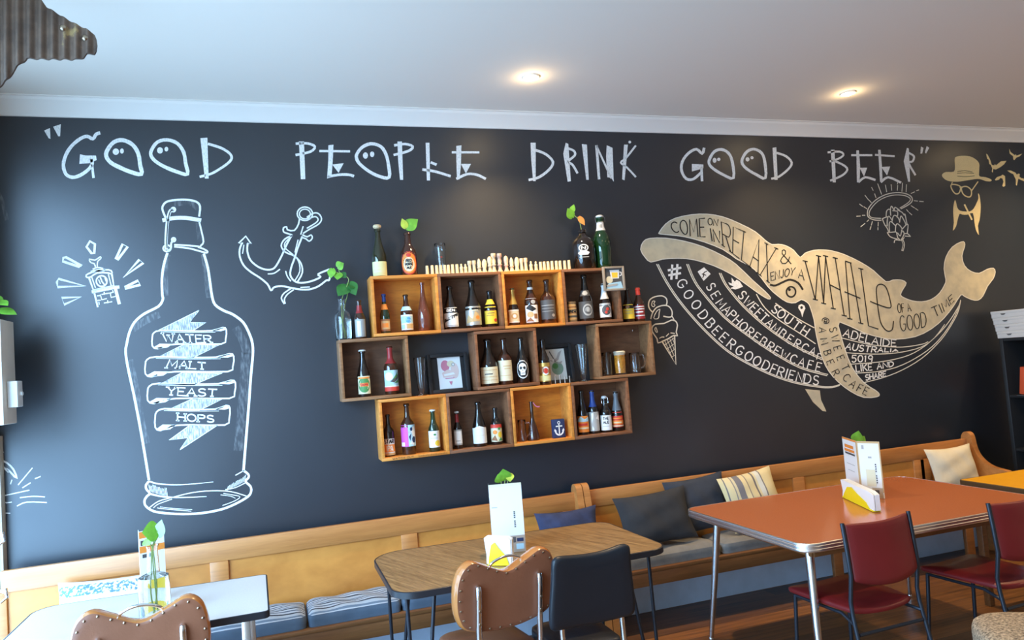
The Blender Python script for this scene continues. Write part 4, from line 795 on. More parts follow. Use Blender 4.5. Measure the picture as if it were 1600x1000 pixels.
bottle('dark bottle with tall cream label in the middle of the central crate', (791,597), (786,525), 21, FM, 'bomber', g_brown, [lab(p_cream, .08, .52, 74, [('r', -.2, .4, .7, .48, p_tan), ('r', -.1, .15, .6, .22, p_tan), ('r', -.6, -.5, .6, -.45, p_tan)])])
bottle('black bottle with a white skull printed on it at the right of the central crate', (818,594), (812,523), 19, FM, 'champ', g_dark, [lab(p_white, .10, .50, 58, [('o', 0, 0, .88, .88, p_black), ('o', 0, .18, .62, .5, p_white), ('r', -.35, -.62, .35, -.2, p_white), ('o', -.25, .15, .17, .16, p_black), ('o', .25, .15, .17, .16, p_black), ('p', [(-.07, -.15), (0, .02), (.07, -.15)], p_black), ('s', [(-.25, -.42), (.25, -.42)], .04, p_black)], 'oval')])
bottle('dark bottle with a round gold and red label in front of the witch-hat picture', (852,597), (847,526), 18, GM, 'long', g_dark, [lab(p_gold, .07, .48, 70, [('r', -1, -.1, 1, .6, p_brn), ('o', .2, .15, .45, .45, p_white), ('o', .2, .15, .28, .3, p_red), ('r', -1, -.9, 1, -.35, p_lime)])], y=-0.11)
# ---- bottom row
bottle('shaded dark bottle with white and orange label at the left of the lettered crate', (609.5,713), (603.5,648), 18, FB, 'bomber', g_dark, [lab(p_white, .03, .42, 64, [('t', 'STAR', -.75, .45, .75, .9, .07, p_black), ('r', -1, -.6, 1, .3, p_org), ('t', 'IPA', -.4, -.5, .5, .15, .10, p_white), ('r', -1, -1, 1, -.75, p_tan)])], y=-0.075)
bottle('tall bottle with half pink, half pale blue label in the lettered crate', (640,711), (635,632), 22, FB, 'bomber', g_brown, [lab(p_pink, .16, .58, 78, [('r', 0, -1, .95, 1, p_sky), ('p', [(.1, -.8), (.5, -.2), (.3, .5), (.7, .9), (.9, .3), (.6, -.9)], p_white), ('o', .35, .6, .14, .18, p_navy), ('o', .6, -.4, .22, .3, p_navy), ('p', [(.05, -.1), (.3, .2), (.2, -.5)], p_navy), ('r', -.85, -.95, -.4, -.6, p_white)])])
bottle('green-necked white-capped bottle with a yellow-patched white label in the lettered crate', (680,705), (675,641), 17, FB, 'long', g_green, [lab(p_white, .10, .50, 74, [('o', .45, -.5, .4, .35, p_yel), ('o', .1, .55, .18, .12, p_green), ('r', -.5, .1, .5, .15, p_grey)])], ('crown', p_white), foil=(.72, .93, g_emer))
bottle('slim bottle with red neck and pale label in the dark bottom crate', (717,699), (713,642), 13, FB, 'long', g_dark, [lab(p_grey, .10, .52, 72, [('r', -.8, -.8, .8, .8, p_white), ('r', -.4, -.5, .4, -.4, p_grey)], 'rect')], ('crown', p_white), foil=(.72, .94, p_dred))
bottle('tall black bottle with a plain white label in the middle of the dark bottom crate', (751,697), (745,628), 21, FB, 'champ', g_dark, [lab(p_white, .07, .42, 74, [('p', [(-.9, .9), (0, 1.25), (.9, .9)], p_white), ('r', -.5, .0, .5, .06, p_cream)])])
bottle('dark bottle with colourful red and yellow label at the right of the dark bottom crate', (777,693), (772,636), 17, FB, 'long', g_dark, [lab(p_cream, .08, .55, 74, [('r', -1, .6, 1, 1, p_red), ('o', -.2, .1, .3, .25, p_org), ('o', .5, -.2, .3, .35, p_yel), ('p', [(-.8, -.8), (-.2, -.2), (.1, -.9)], p_brn), ('o', .4, .5, .2, .15, p_green), ('p', [(.2, -.9), (.6, -.5), (.9, -.9)], p_green)])])
bottle('long-necked bottle with orange label at the left of the right bottom crate', (912.5,675), (907.5,606), 16, FB, 'champ', g_dark, [lab(p_org, .06, .42, 74, [('p', [(-.9, .5), (-.3, 1.0), (.2, .6), (.9, .9), (.9, .3), (-.9, .3)], p_sky), ('r', -.8, -.2, .6, .1, p_red), ('r', -.7, -.6, .8, -.4, p_cream)])])
bottle('bottle with shiny blue neck and pale grey label in the right bottom crate', (929.5,674), (924.5,607), 15, FB, 'long', g_dark, [lab(p_grey, .06, .50, 74, [('p', [(-.9, .9), (.2, .9), (-.4, -.3), (.1, -.9), (-.9, -.9)], p_silver), ('p', [(.3, .3), (.9, .9), (.9, .1)], p_white)])], foil=(.62, 1, p_bluef))
bottle('swing-top bottle with square white label in the right bottom crate', (948,671), (942,616), 17, FB, 'swing', g_dark, [lab(p_white, .06, .48, 66, [('t', 'THE', -.4, .4, .4, .75, .05, p_char), ('t', 'ALE', -.4, -.1, .4, .2, .05, p_char), ('r', -.5, -.5, .5, -.44, p_grey)])], ('swing', p_white), name='swing_top_bottle')
bottle('bottle with grey neck foil and red label at the right of the right bottom crate', (966,668), (961,607), 16, FB, 'champ', g_dark, [lab(p_red, .10, .48, 72, [('r', -.7, .1, .7, .25, p_org), ('r', -1, -.6, 1, -.1, p_org), ('r', -.6, -.45, .6, -.3, p_cream), ('r', -1, -.9, 1, -.75, p_cream)])], foil=(.52, 1, P_('foil_grey', (0.16, 0.17, 0.18), 0.35)))
# flask with a pink ribbon
fl = bottle('slim-necked brown glass flask with a pink ribbon in the bright bottom crate', (834,685), (828,625), 19, FB, 'flask', g_brown, name='flask_bottle')
h_ = (W(828,625,-.085)-W(834,685,-.085)).z
bm = NB(); ppp = smooth_pts([(0, 0, h_-.002), (.012, -.006, h_-.008), (.022, -.008, h_-.024), (.036, -.009, h_-.036), (.052, -.008, h_-.036)], 4)
add_tube(bm, ppp, [0.0022+.0022*i/len(ppp) for i in range(len(ppp))], 8); obj('ribbon', bm, P_('ribbon_pink', (0.80, 0.22, 0.36), 0.5), fl)['label'] = 'pink ribbon hanging from the neck'

# ---- glasses and mugs
def glassware(label, base, top, wtop, wbase, zf, kind, fill=None, y=-0.085, handle=0, cat='glass', name='beer_glass'):
    b0 = W(base[0], base[1], y); h = (W(top[0], top[1], y)-b0).z
    k = (W(base[0]+.5, base[1], y)-W(base[0]-.5, base[1], y)).length/2
    R1, R0 = wtop*k, wbase*k; th = .0022
    t = thing(name, label, cat, (b0.x, y, zf))
    if kind == 'pilsner': out = [(R0*1.35, 0), (R0*1.4, .004), (R0*.5, .012), (R0*.45, .02), (R0*.8, .06*h+.02), (R0, .4*h), (R1, h)]; bot = .1*h+.02
    elif kind == 'pint': out = [(R0, 0), (R0, .004), (R0+(R1-R0)*.7, .7*h), (R1, .85*h), (R1*1.0, h)]; bot = .012
    else: out = [(R0*.98, 0), (R0, .004), (R0, .2*h), (R1, h)]; bot = .010
    inner = [(max(.001, prof_rad(out, z)-th), z) for z in [h-(h-bot)*i/8 for i in range(9)]]
    bm = NB(); add_lathe(bm, [(0, 0)]+out+[(R1-th*.5, h+.001)]+inner+[(0, bot)], 28); obj('glass_body', bm, g_clear, t, angle=50)
    if handle:
        bm = NB(); a = math.radians(-35 if handle > 0 else 215)
        pts = [(R1*.95, .86*h), (R1+.022, .84*h), (R1+.032, .62*h), (R1+.028, .38*h), (R0*.97, .22*h)]
        add_tube(bm, smooth_pts([(p*math.cos(a), p*math.sin(a), z) for p, z in pts], 4), .0038, 8); obj('handle', bm, g_clear, t)
    if fill:
        fm, f0, f1, foam = fill
        bm = NB(); add_lathe(bm, [(0, bot+.0006)]+[(prof_rad(out, z)-th-.0006, z) for z in [bot+.0006+(f1*h-bot)*i/6 for i in range(7)]]+[(0, bot+.0006+f1*h-bot)], 24); obj('filling', bm, fm, t)
        if foam:
            bm = NB(); z0 = f1*h+.001; add_lathe(bm, [(0, z0), (R1-th-.001, z0), (R1-th*.6, h+.003), (R1*.7, h+.008), (0, h+.008)], 24); obj('foam', bm, foam, t)
    return t
glassware('tall clear pint glass with a red dot behind the chess pieces', (690,424), (687,374), 17, 13, TOP, 'pint', y=-0.055, name='pint_glass')
t = scene.objects['pint_glass']
bm = NB(); add_lathe(bm, [(0, -.001), (.006, -.0008), (.006, 0), (0, .0006)], 12)
for v in bm.verts: v.co = Vector((v.co.x, -v.co.z-.0245, v.co.y+.115))
obj('red_print', bm, p_red, t)
glassware('slim clear beer glass left of the framed pink picture', (659,617), (654,558), 18, 13, GM, 'pilsner', y=-0.10, name='pilsner_glass')
glassware('slim footed clear beer glass right of the witch-hat picture', (912,594), (907,536), 18, 11, GM, 'pilsner', y=-0.10, name='pilsner_glass')
m_beer = mat('beer_amber', (0.75, 0.33, 0.04), rough=0.25, var=0.3, vscale=90); m_foam = mat('foam', (0.85, 0.78, 0.62), rough=0.9)
glassware('clear glass mug at the left of the mug crate', (950,583), (948,547), 14, 13, FM, 'mug', handle=-1, cat='mug', name='glass_mug')
glassware('glass mug filled with amber and topped with foam in the mug crate', (970,583), (968,548), 18, 16, FM, 'mug', (m_beer, 0, .86, m_foam), cat='mug', name='glass_mug')
glassware('clear glass mug with its handle to the right in the mug crate', (993,581), (990,549), 15, 15, FM, 'mug', handle=1, cat='mug', name='glass_mug')
glassware('clear glass mug at the left of the bright bottom crate beside the flask', (817,688), (813,655), 12, 12, FB, 'mug', handle=1, cat='mug', name='glass_mug')
# five small pegs
for i, (x, yb, yt) in enumerate(((861,598,590), (868,598,587), (875.5,597,584), (883,597,587), (890.5,597,587))):
    q = W(x, yb, -.12); bm = NB(); h = (W(x, yt, -.12)-q).z*(1 if i else .9)+.004
    add_lathe(bm, [(0, 0), (.0048, 0), (.0036, .004), (.003, h*.7), (.0045, h*.85), (.0035, h*.97), (0, h)], 12)
    tag(obj('metal_peg', bm, mat('pewter', (0.42, 0.36, 0.30), rough=0.35, metal=0.8), loc=(q.x, -.12, GM)), '%s of five little pegs standing under the witch-hat picture' % ('leftmost', 'second from the left', 'middle and tallest', 'second from the right', 'rightmost')[i], 'peg', 'little pegs below the picture')
# navy box with a white anchor
q = W(873.5, 685, -.11); t = thing('anchor_box', 'small navy blue box with a white anchor in the bright bottom crate', 'box', (q.x, -.11, FB))
bw, bh = .083, .118
bm = NB(); add_box(bm, (0, 0, bh/2), (bw, .03, bh), .003); obj('box_body', bm, p_navy, t)
bm = NB()
def flat(pts, y=-.0165): bm.faces.new([bm.verts.new((u, y, v)) for u, v in pts])
for i in range(16):
    a, c = 2*PI*i/16, 2*PI*(i+1)/16
    flat([(.010*math.cos(a), .096+.010*math.sin(a)), (.010*math.cos(c), .096+.010*math.sin(c)), (.0055*math.cos(c), .096+.0055*math.sin(c)), (.0055*math.cos(a), .096+.0055*math.sin(a))])
flat([(-.004, .02), (.004, .02), (.004, .088), (-.004, .088)]); flat([(-.022, .070), (.022, .070), (.022, .078), (-.022, .078)])
for i in range(12):
    a, c = PI+PI*i/12, PI+PI*(i+1)/12
    for r0, r1 in ((.021, .031),): flat([(r1*math.cos(a), .045+r1*math.sin(a)), (r1*math.cos(c), .045+r1*math.sin(c)), (r0*math.cos(c), .045+r0*math.sin(c)*1.0), (r0*math.cos(a), .045+r0*math.sin(a))])
for s in (-1, 1): flat([(s*.017, .044), (s*.036, .044), (s*.030, .060)])
obj('anchor_emblem', bm, p_white, t, smooth=False)['label'] = 'white anchor on the front of the box'

# ---- framed pictures in the gaps
m_frame = mat('frame_black', (0.018, 0.018, 0.02), rough=0.35)
def framed(label, xl, xr, yt, yb, zf, paper, marks, mw, mh, lean=8, y=-.05, depth=.035, off=0.0, offz=0.0):
    A = W(xl, yb, y); B = W(xr, yb, y); H = (W((xl+xr)/2, yt, y)-W((xl+xr)/2, yb, y)).z; w = B.x-A.x
    t = thing('framed_picture', label, 'picture', ((A.x+B.x)/2, y, zf)); t.rotation_euler = (math.radians(-lean), 0, 0)
    bm = NB(); b_ = .022
    for s in (-1, 1): add_box(bm, (s*(w/2-b_/2), 0, H/2), (b_, depth, H), .002)
    for zz in (b_/2, H-b_/2): add_box(bm, (0, 0, zz), (w-2*b_, depth, b_), .002)
    obj('frame', bm, m_frame, t)
    bm = NB(); add_box(bm, (0, depth*.30, H/2), (w-2*b_, .006, H-2*b_)); obj('backing', bm, m_frame, t)
    bm = NB(); ms = [paper]; yy = depth*.30-.0045; cx, cz = off, H/2+offz
    bm.faces.new([bm.verts.new((cx+u*mw/2, yy, cz+v*mh/2)) for u, v in ((-1, -1), (1, -1), (1, 1), (-1, 1))])
    for k, (pts, m) in enumerate(marks):
        if m not in ms: ms.append(m)
        pts = [V2(p) for p in pts]
        vs = [bm.verts.new((cx+p.x*mw/2, yy-.0004*(k+1), cz+p.y*mh/2)) for p in pts]
        for tr in tessellate_polygon([pts]): bm.faces.new([vs[i] for i in tr]).material_index = ms.index(m)
    obj('art_print', bm, ms, t, smooth=False)
    return t
def ov(u, v, ru, rv, n=14): return [(u+ru*math.cos(2*PI*i/n), v+rv*math.sin(2*PI*i/n)) for i in range(n)]
p_rose = P_('print_rose', (0.62, 0.22, 0.30)); p_blush = P_('print_blush', (0.74, 0.56, 0.50)); p_sage = P_('print_sage', (0.22, 0.36, 0.27)); p_lin = P_('print_white', (0.80, 0.79, 0.77))
framed('black framed pink and yellow drawing left of the central crate', 671, 735, 549, 611, GM, p_lin, [(ov(-.35, .45, .38, .35), p_rose), (ov(.15, .55, .35, .2), p_cream), (ov(.45, .1, .35, .5), p_blush), (ov(.35, .5, .16, .12), p_grey), (ov(.35, .5, .08, .07), p_lin), ([(-.7, .0), (-.2, .2), (.5, .05), (.6, -.25), (-.6, -.3)], p_blush), ([(-.55, -.08), (.3, 0), (.45, -.12), (-.5, -.2)], p_lin), ([(-.5, -.33), (.4, -.33), (.3, -.38), (-.4, -.38)], p_rose), ([(-.15, -.55), (.15, -.55), (0, -.8)], p_rose)], .145, .200, off=.012, offz=0.004)
framed('black framed drawing of a pointed hat above a green ball right of the central crate', 846, 898, 524, 586, GM, P_('print_pale', (0.72, 0.74, 0.68)), [(ov(.1, -.25, .62, .42, 18), p_sage), (ov(-.1, -.1, .3, .18), p_green), ([(-.75, .3), (-.1, .12), (.3, .3), (.75, .9), (.35, .75), (.1, .4), (-.3, .3)], p_grey), ([(-.6, .85), (-.5, .88), (0, .2), (-.1, .18)], p_char), ([(.0, .1), (.7, .2), (.5, .02)], p_grey), (ov(-.25, .28, .12, .1), p_lin)], .135, .205, off=.0, offz=-.004)
# ---- small picture hung on the corner of the right top crate
q0 = W(944, 455, -.172); q1 = W(973, 416, -.172); cx = (q0.x+q1.x)/2; w = q1.x-q0.x+.004; H = q1.z-q0.z
t = thing('small_picture', 'small grey-framed painting of a beer mug hung on the right top crate corner', 'picture', (cx, -.172, q0.z))
bm = NB(); f_ = .013
for s in (-1, 1): add_box(bm, (s*(w/2-f_/2), -.004, H/2), (f_, .02, H), .002)
for zz in (f_/2, H-f_/2): add_box(bm, (0, -.004, zz), (w-2*f_, .02, f_), .002)
obj('frame', bm, P_('frame_driftwood', (0.34, 0.27, 0.20), 0.6, var=0.15), t)
bm = NB(); ms = [p_char, p_sky, p_yel, p_cream, p_white, p_grey]
def q2(pts, m, k):
    vs = [bm.verts.new((u*(w/2-f_), -.002-.0004*k, H/2+v*(H/2-f_))) for u, v in pts]
    for tr in tessellate_polygon([[V2(p) for p in pts]]): bm.faces.new([vs[i] for i in tr]).material_index = m
q2([(-1, -1), (1, -1), (1, 1), (-1, 1)], 0, 0); q2([(-1, -1), (1, -1), (.8, -.3), (-.6, -.45)], 1, 1); q2(ov(-.5, -.1, .4, .35), 3, 2); q2([(-.3, .0), (.6, .0), (.7, .85), (-.4, .85)], 4, 3); q2([(-.15, .08), (.45, .08), (.5, .6), (-.2, .6)], 2, 4); q2([(.68, .2), (.95, .3), (.95, .6), (.72, .7), (.7, .6), (.85, .55), (.85, .35), (.68, .3)], 4, 5); q2([(-.9, -.6), (.4, -.5), (.3, -.7), (-.8, -.8)], 5, 6)
obj('painting', bm, ms, t, smooth=False)

# ---- chess pieces in a row along the crate tops
m_ches = mat('chess_boxwood', (0.78, 0.62, 0.38), rough=0.5, var=0.08, vscale=30); m_ches2 = mat('chess_boxwood_rosy', (0.72, 0.48, 0.33), rough=0.5, var=0.08, vscale=30)
CP = {  # unit-height profiles, radii in units of base radius
 'pawn': [(0,0),(1,0),(1,.05),(.88,.12),(.80,.5),(.74,.9),(.66,.98),(0,1)],
 'point': [(0,0),(1,0),(1,.1),(.8,.2),(.72,.45),(.85,.55),(.8,.66),(.35,.76),(.5,.84),(.4,.95),(0,1)],
 'rook': [(0,0),(1,0),(1,.12),(.78,.2),(.68,.5),(.72,.68),(.95,.74),(.95,1),(.6,1),(.6,.94),(0,.94)],
 'knight': [(0,0),(1,0),(1,.12),(.72,.22),(.66,.35),(.9,.45),(1.0,.62),(.85,.82),(.5,.95),(0,1)],
 'bishop': [(0,0),(1,0),(1,.1),(.7,.18),(.62,.35),(.95,.40),(.62,.46),(.8,.6),(.78,.75),(.5,.9),(.2,1),(0,1)],
 'queen': [(0,0),(1,0),(1,.1),(.68,.2),(.58,.38),(.95,.44),(.62,.5),(.85,.62),(.92,.8),(.7,.93),(.3,1),(0,1)],
 'king': [(0,0),(1,0),(1,.1),(.68,.18),(.56,.36),(1,.41),(.6,.47),(.8,.60),(.62,.78),(.95,.82),(.95,1),(.5,1),(.4,.97),(0,.97)]}
zz8 = [(431,'pawn',62),(463,'pawn',63),(491,'pawn',62),(516,'pawn',62),(541,'pawn',62),(564,'pawn',62),(590,'pawn',64),(618,'pawn',64),(645,'point',66),(671,'point',64),(697,'rook',80),(725,'rook',82),(757,'bishop',92),(789,'knight',90),(824,'queen',104),(849,'king',122),(886,'king',120),(926,'queen',104),(960,'bishop',92),(992,'knight',95),(1022,'rook',84),(1048,'rook',86),(1080,'point',66),(1111,'point',64),(1140,'pawn',60),(1163,'pawn',60),(1187,'pawn',60),(1212,'pawn',62),(1239,'pawn',62),(1262,'pawn',62),(1291,'pawn',62),(1318,'pawn',64)]
ordn = ['leftmost', 'second', 'third', 'fourth', 'fifth', 'sixth', 'seventh', 'eighth', 'ninth', 'tenth', 'eleventh', 'twelfth', 'thirteenth', 'fourteenth', 'fifteenth', 'sixteenth']
nm = {'pawn': 'plain stub-shaped', 'point': 'small pointed', 'rook': 'flat-topped', 'bishop': 'slender pointed', 'knight': 'bulging-headed', 'queen': 'tall rounded', 'king': 'tallest crown-topped'}
proto = {}
for i, (zx, kd, hz) in enumerate(zz8):
    x = 560+zx/4; yb = 427.5-(zx-431)*0.0113
    q = W(x, yb, -.10); h = hz/4*(W(x, yb-.5, -.10)-W(x, yb+.5, -.10)).z
    rb = {'pawn': .0125, 'point': .0135, 'rook': .0135}.get(kd, .0165)
    key = (kd, i in (16, 17))
    if key not in proto:
        bm = NB(); add_lathe(bm, [(r*rb, z) for r, z in CP[kd]], 20)
        if kd == 'knight':
            for v in bm.verts:
                if v.co.z > .4: v.co.y *= .65; v.co.x += .004*(v.co.z-.4)
        o = obj('chess_piece', bm, m_ches2 if key[1] else m_ches)
        proto[key] = o
    else: o = proto[key].copy(); COL.objects.link(o)
    o.location = (q.x, -.10, TOP); o.scale = (1, 1, h)
    k = i if i < 16 else 31-i; side = 'left' if i < 16 else 'right'
    w_ = '%s from the %s end' % (ordn[k], side) if k else '%smost' % side
    tag(o, '%s pale wooden chess piece on the crates, %s' % (nm[kd], w_), 'chess piece', 'chess pieces lined up on the crates')
# ------------------------------------------------------------------ plants and vases
m_leaf = mat('leaf_green', (0.17, 0.42, 0.04), rough=0.4, var=0.25, vscale=30); m_leafy = mat('leaf_yellow_green', (0.50, 0.58, 0.06), rough=0.45, var=0.2, vscale=30); m_leafd = mat('leaf_dark_green', (0.035, 0.16, 0.03), rough=0.35, var=0.25, vscale=30); m_leafo = mat('leaf_withered', (0.60, 0.24, 0.05), rough=0.7); m_stem = mat('stem_green', (0.25, 0.33, 0.08), rough=0.5)
def leaf_bm(base, tip, width, face, curl=.15):
    """heart-shaped leaf from base to tip, its upper side towards face"""
    bm = NB(); B, T_ = Vector(base), Vector(tip); ax = T_-B; L = ax.length; ax.normalize()
    sd = ax.cross(Vector(face)).normalized(); nn = sd.cross(ax).normalized(); rows = []
    pr = [(-.10, .22), (-.06, .42), (.05, .62), (.2, .80), (.35, .84), (.5, .76), (.65, .58), (.8, .34), (.92, .13), (1.0, .0)]
    for s, wd in pr:
        row = []
        for k in (-1, -.5, 0, .5, 1):
            off = -abs(k)*.12*wd*width+curl*L*(-(s-.4)**2)
            if s < 0 and abs(k) < .3: s2 = .02
            else: s2 = s
            row.append(bm.verts.new(B+ax*s2*L+sd*k*wd*width*.6+nn*(off+(.10*abs(k)*wd*width))))
        rows.append(row)
    for a, b_ in zip(rows, rows[1:]):
        for i in range(4):
            try: bm.faces.new((a[i], a[i+1], b_[i+1], b_[i]))
            except ValueError: pass
    bmesh.ops.remove_doubles(bm, verts=bm.verts[:], dist=1e-5)
    return bm
def cutting(label, origin, stems, leaves, name='pothos_cutting'):
    o = Vector(origin); t = thing(name, label, 'plant', o)
    for st in stems:
        bm = NB(); add_tube(bm, smooth_pts([Vector(p)-o for p in st], 4), .0024, 6); obj('stem', bm, m_stem, t)
    for b_, tp, wd, m, fc in leaves: obj('leaf', leaf_bm(Vector(b_)-o, Vector(tp)-o, wd, fc), m, t, angle=80)
    return t
def vase(label, x, y, z, prof_, water=.5, name='glass_vase'):
    t = thing(name, label, 'vase', (x, y, z)); th = .0028; h = prof_[-1][1]
    inner = [(max(.002, r-th), max(zz, .008)) for r, zz in prof_[::-1]]
    bm = NB(); add_lathe(bm, [(0, 0)]+prof_+inner+[(0, .008)], 32); obj('glass_body', bm, g_clear, t, angle=50)
    bm = NB(); zs = [.0086+(water*h-.0086)*i/5 for i in range(6)]
    add_lathe(bm, [(0, zs[0])]+[(max(.002, prof_rad(prof_, zz)-th-.0006), zz) for zz in zs]+[(0, zs[-1])], 32); obj('water', bm, g_water, t)
    return t
FC = (-.25, -1, .25)
# vase on the left middle crate
q = W(538, 528, -.085); vh = (W(531, 464, -.085)-q).z
vase('clear glass bottle vase with a leafy cutting at the upper left of the crates', q.x, -.085, TM, [(.046, 0), (.050, .006), (.050, vh*.55), (.044, vh*.64), (.022, vh*.72), (.019, vh*.92), (.024, vh)])
y = -.085; A = lambda px, py, yy=-.085: W(px, py, yy)
cutting('leafy pothos cutting standing in the glass vase beside the crates', (q.x, y, TM+.012),
 [[(q.x+.004, y, TM+.015), (q.x-.004, y, TM+vh*.6), (q.x, y, TM+vh), A(545, 437, -.09), A(532, 428, -.09), A(528, 415, -.09)], [(q.x-.01, y, TM+.02), (q.x+.006, y, TM+vh*.7), A(543, 460), A(541, 450)], [A(533, 429, -.09), A(523, 424, -.09), A(518, 422, -.09)], [(q.x+.012, y, TM+.03), (q.x-.008, y, TM+vh*.5), (q.x, y, TM+vh*.85)]],
 [(A(541, 446), A(528, 462, -.12), .085, m_leafd, FC), (A(546, 442), A(556, 461, -.12), .075, m_leafd, FC), (A(547, 444), A(559, 448, -.10), .07, m_leafd, (0, -.6, .8)), (A(527, 417, -.09), A(537, 411, -.10), .062, m_leaf, FC), (A(519, 420, -.09), A(516, 435, -.10), .05, m_leaf, FC), (A(529, 426, -.09), A(527, 437, -.11), .055, m_leaf, FC), (A(534, 427, -.09), A(541, 434, -.1), .04, m_leafd, FC)])
# leaves in the oval-label bottle and in the growler
cutting('two heart-shaped leaves rising from the oval-label bottle', A(634, 370), [[A(634.6, 355.6), A(634.8, 354.6), A(635, 353.5)]], [(A(635, 355.5, -.10), A(653, 342, -.11), .085, m_leaf, FC), (A(634, 356, -.10), A(628, 341, -.10), .045, m_leafy, FC)])
cutting('curled green leaf with a withered orange leaf rising from the growler', A(908, 356), [[A(909, 362), A(905, 345), A(898, 337), A(893, 330)]], [(A(894, 340), A(887, 325, -.10), .06, m_leaf, FC), (A(893, 331), A(897, 319, -.09), .04, m_leaf, FC), (A(905, 339), A(914, 352, -.11), .04, m_leafo, FC)])

# ------------------------------------------------------------------ pews
m_pew = wood('pew_wood', (0.40, 0.145, 0.032), (0.56, 0.225, 0.058), stretch=(.6, 9, 9), scale=3, rough=0.42, lines=.6, coat=.5, spec=.6)
m_pewp = wood('pew_panel_wood', (0.50, 0.175, 0.026), (0.68, 0.27, 0.05), stretch=(1.2, 5, 2), scale=3, rough=0.45, lines=.4, coat=.4)
m_pewd = wood('pew_wood_dark', (0.13, 0.050, 0.016), (0.23, 0.095, 0.030), stretch=(.6, 9, 9), scale=3, rough=0.4, lines=.6)
RB = W(300, 882, -.10).z; RT = .826
def pew(x0, x1, label, stiles, ends, arms=()):
    t = thing('pew', label, 'bench', ((x0+x1)/2, 0, 0)); cx = (x0+x1)/2; w = x1-x0
    bm = NB(); add_box(bm, (0, -.135+.02, (RT+RB)/2), (w, .03, RT-RB), .004); obj('top_rail', bm, m_pew, t)
    bm = NB(); add_box(bm, (0, -.1105, (RB+.33)/2), (w, .013, RB-.33), 0); obj('back_panel', bm, m_pewp, t)
    for sx in stiles:
        bm = NB(); add_box(bm, (sx-cx, -.122, (RB+.36)/2), (.095, .020, RB-.36), .003); obj('stile', bm, m_pew, t)
    bm = NB(); add_box(bm, (0, -.29, .363), (w, .33, .022), .004); obj('seat_board', bm, m_pewd, t)
    bm = NB(); add_box(bm, (0, -.437, .312), (w, .024, .08), .004); obj('front_rail', bm, m_pewd, t)
    for ex in ends:
        pr = [(-.125, .0), (-.125, .60), (-.095, .72), (-.080, .80), (-.085, .845), (-.105, .872), (-.130, .878), (-.158, .866), (-.172, .835), (-.178, .79), (-.19, .74), (-.215, .695), (-.26, .655), (-.32, .628), (-.40, .615), (-.45, .605), (-.468, .575), (-.46, .54), (-.46, .0)]
        if ex not in arms: pr = pr[:10]+[(-.190,.74),(-.193,.66),(-.196,.56),(-.205,.50),(-.25,.462),(-.36,.448),(-.44,.44),(-.462,.42),(-.46,.36),(-.46,.0)]
        P = [p for p in smooth_pts([V2(p) for p in pr], 2)]
        bm = NB(); add_prism(bm, [(p.x, p.y) for p in P], lambda y, z, k: Vector((ex-cx+(-.021 if k == 0 else .021), y, z)))
        bmesh.ops.bevel(bm, geom=[e for e in bm.edges if abs(e.verts[0].co.x-e.verts[1].co.x) < 1e-6 and e.is_manifold and e.calc_face_angle(0) > 1.2], offset=.006, segments=2, affect='EDGES')
        obj('end_panel', bm, m_pew, t)
    for sx in stiles[1::2]:
        bm = NB(); add_box(bm, (sx-cx, -.435, .135), (.07, .03, .27), .003); obj('support_leg', bm, m_pewd, t)
    return t
XM = W(906, 765, -.12).x
XE = W(1512, 690, -.12).x
s1 = W(343, 890, -.12).x; s2 = W(640, 850, -.12).x; ds = s2-s1
pew(XL+.035, XM-.024+.001, 'long honey-coloured pew under the drawn bottle, left of the pair', [s1-ds, s1, s2, s2+ds*.98], [XM-.024])
pew(XM+.022, XE+.02, 'long honey-coloured pew under the painted whale, right of the pair', [XM+.35, W(1270, 800, -.12).x-.1, W(1436, 740, -.12).x, XE-.45], [XM+.024, XE], (XE,))
XS = W(1270, 890, -.43).x

# ------------------------------------------------------------------ cushions
m_tick = stripes('ticking_stripe', (0.34, 0.37, 0.40), [(.12, (.025, .03, .045)), (.24, (.38, .41, .45)), (.40, (.06, .08, .12)), (.50, (.40, .43, .46)), (.64, (.02, .025, .04)), (.74, (.38, .41, .45)), (.80, (.12, .16, .21)), (.9, (.34, .37, .4))], axis=1, scale=9.0)
m_padside = mat('pad_blue_grey', (0.085, 0.115, 0.155), rough=0.9, var=0.12, vscale=12); m_padgrey = mat('pad_grey', (0.20, 0.19, 0.175), rough=0.95, var=0.15, vscale=14, bump=.25, bscale=14)
m_navy = mat('cushion_navy', (0.030, 0.038, 0.085), rough=0.9, var=0.2, vscale=18, bump=.3, bscale=18); m_char = mat('cushion_charcoal', (0.030, 0.030, 0.033), rough=0.95, var=0.15, vscale=12, bump=.3, bscale=10); m_slate = mat('cushion_slate', (0.034, 0.040, 0.055), rough=0.95, var=0.15, vscale=12, bump=.3, bscale=10)
m_cream = mat('cushion_cream', (0.66, 0.60, 0.47), rough=0.9, var=0.06, vscale=9, bump=.3, bscale=12)
m_cstr = stripes('cushion_cream_stripes', (0.62, 0.50, 0.27), [(.07, (.16, .13, .12)), (.10, (.62, .52, .30)), (.14, (.60, .58, .50)), (.22, (.20, .17, .16)), (.245, (.66, .54, .29)), (.56, (.17, .15, .15)), (.58, (.66, .54, .30)), (.68, (.25, .22, .2)), (.70, (.60, .5, .3)), (.74, (.17, .16, .17)), (.85, (.66, .54, .3)), (.93, (.25, .2, .16)), (.95, (.6, .5, .28))], axis=0, scale=2.45)
m_blu = stripes('cushion_white_blue', (0.72, 0.74, 0.76), [(.60, (.10, .20, .44)), (.78, (.72, .74, .76)), (.90, (.45, .52, .62)), (.92, (.72, .74, .76))], axis=2, scale=3.2)
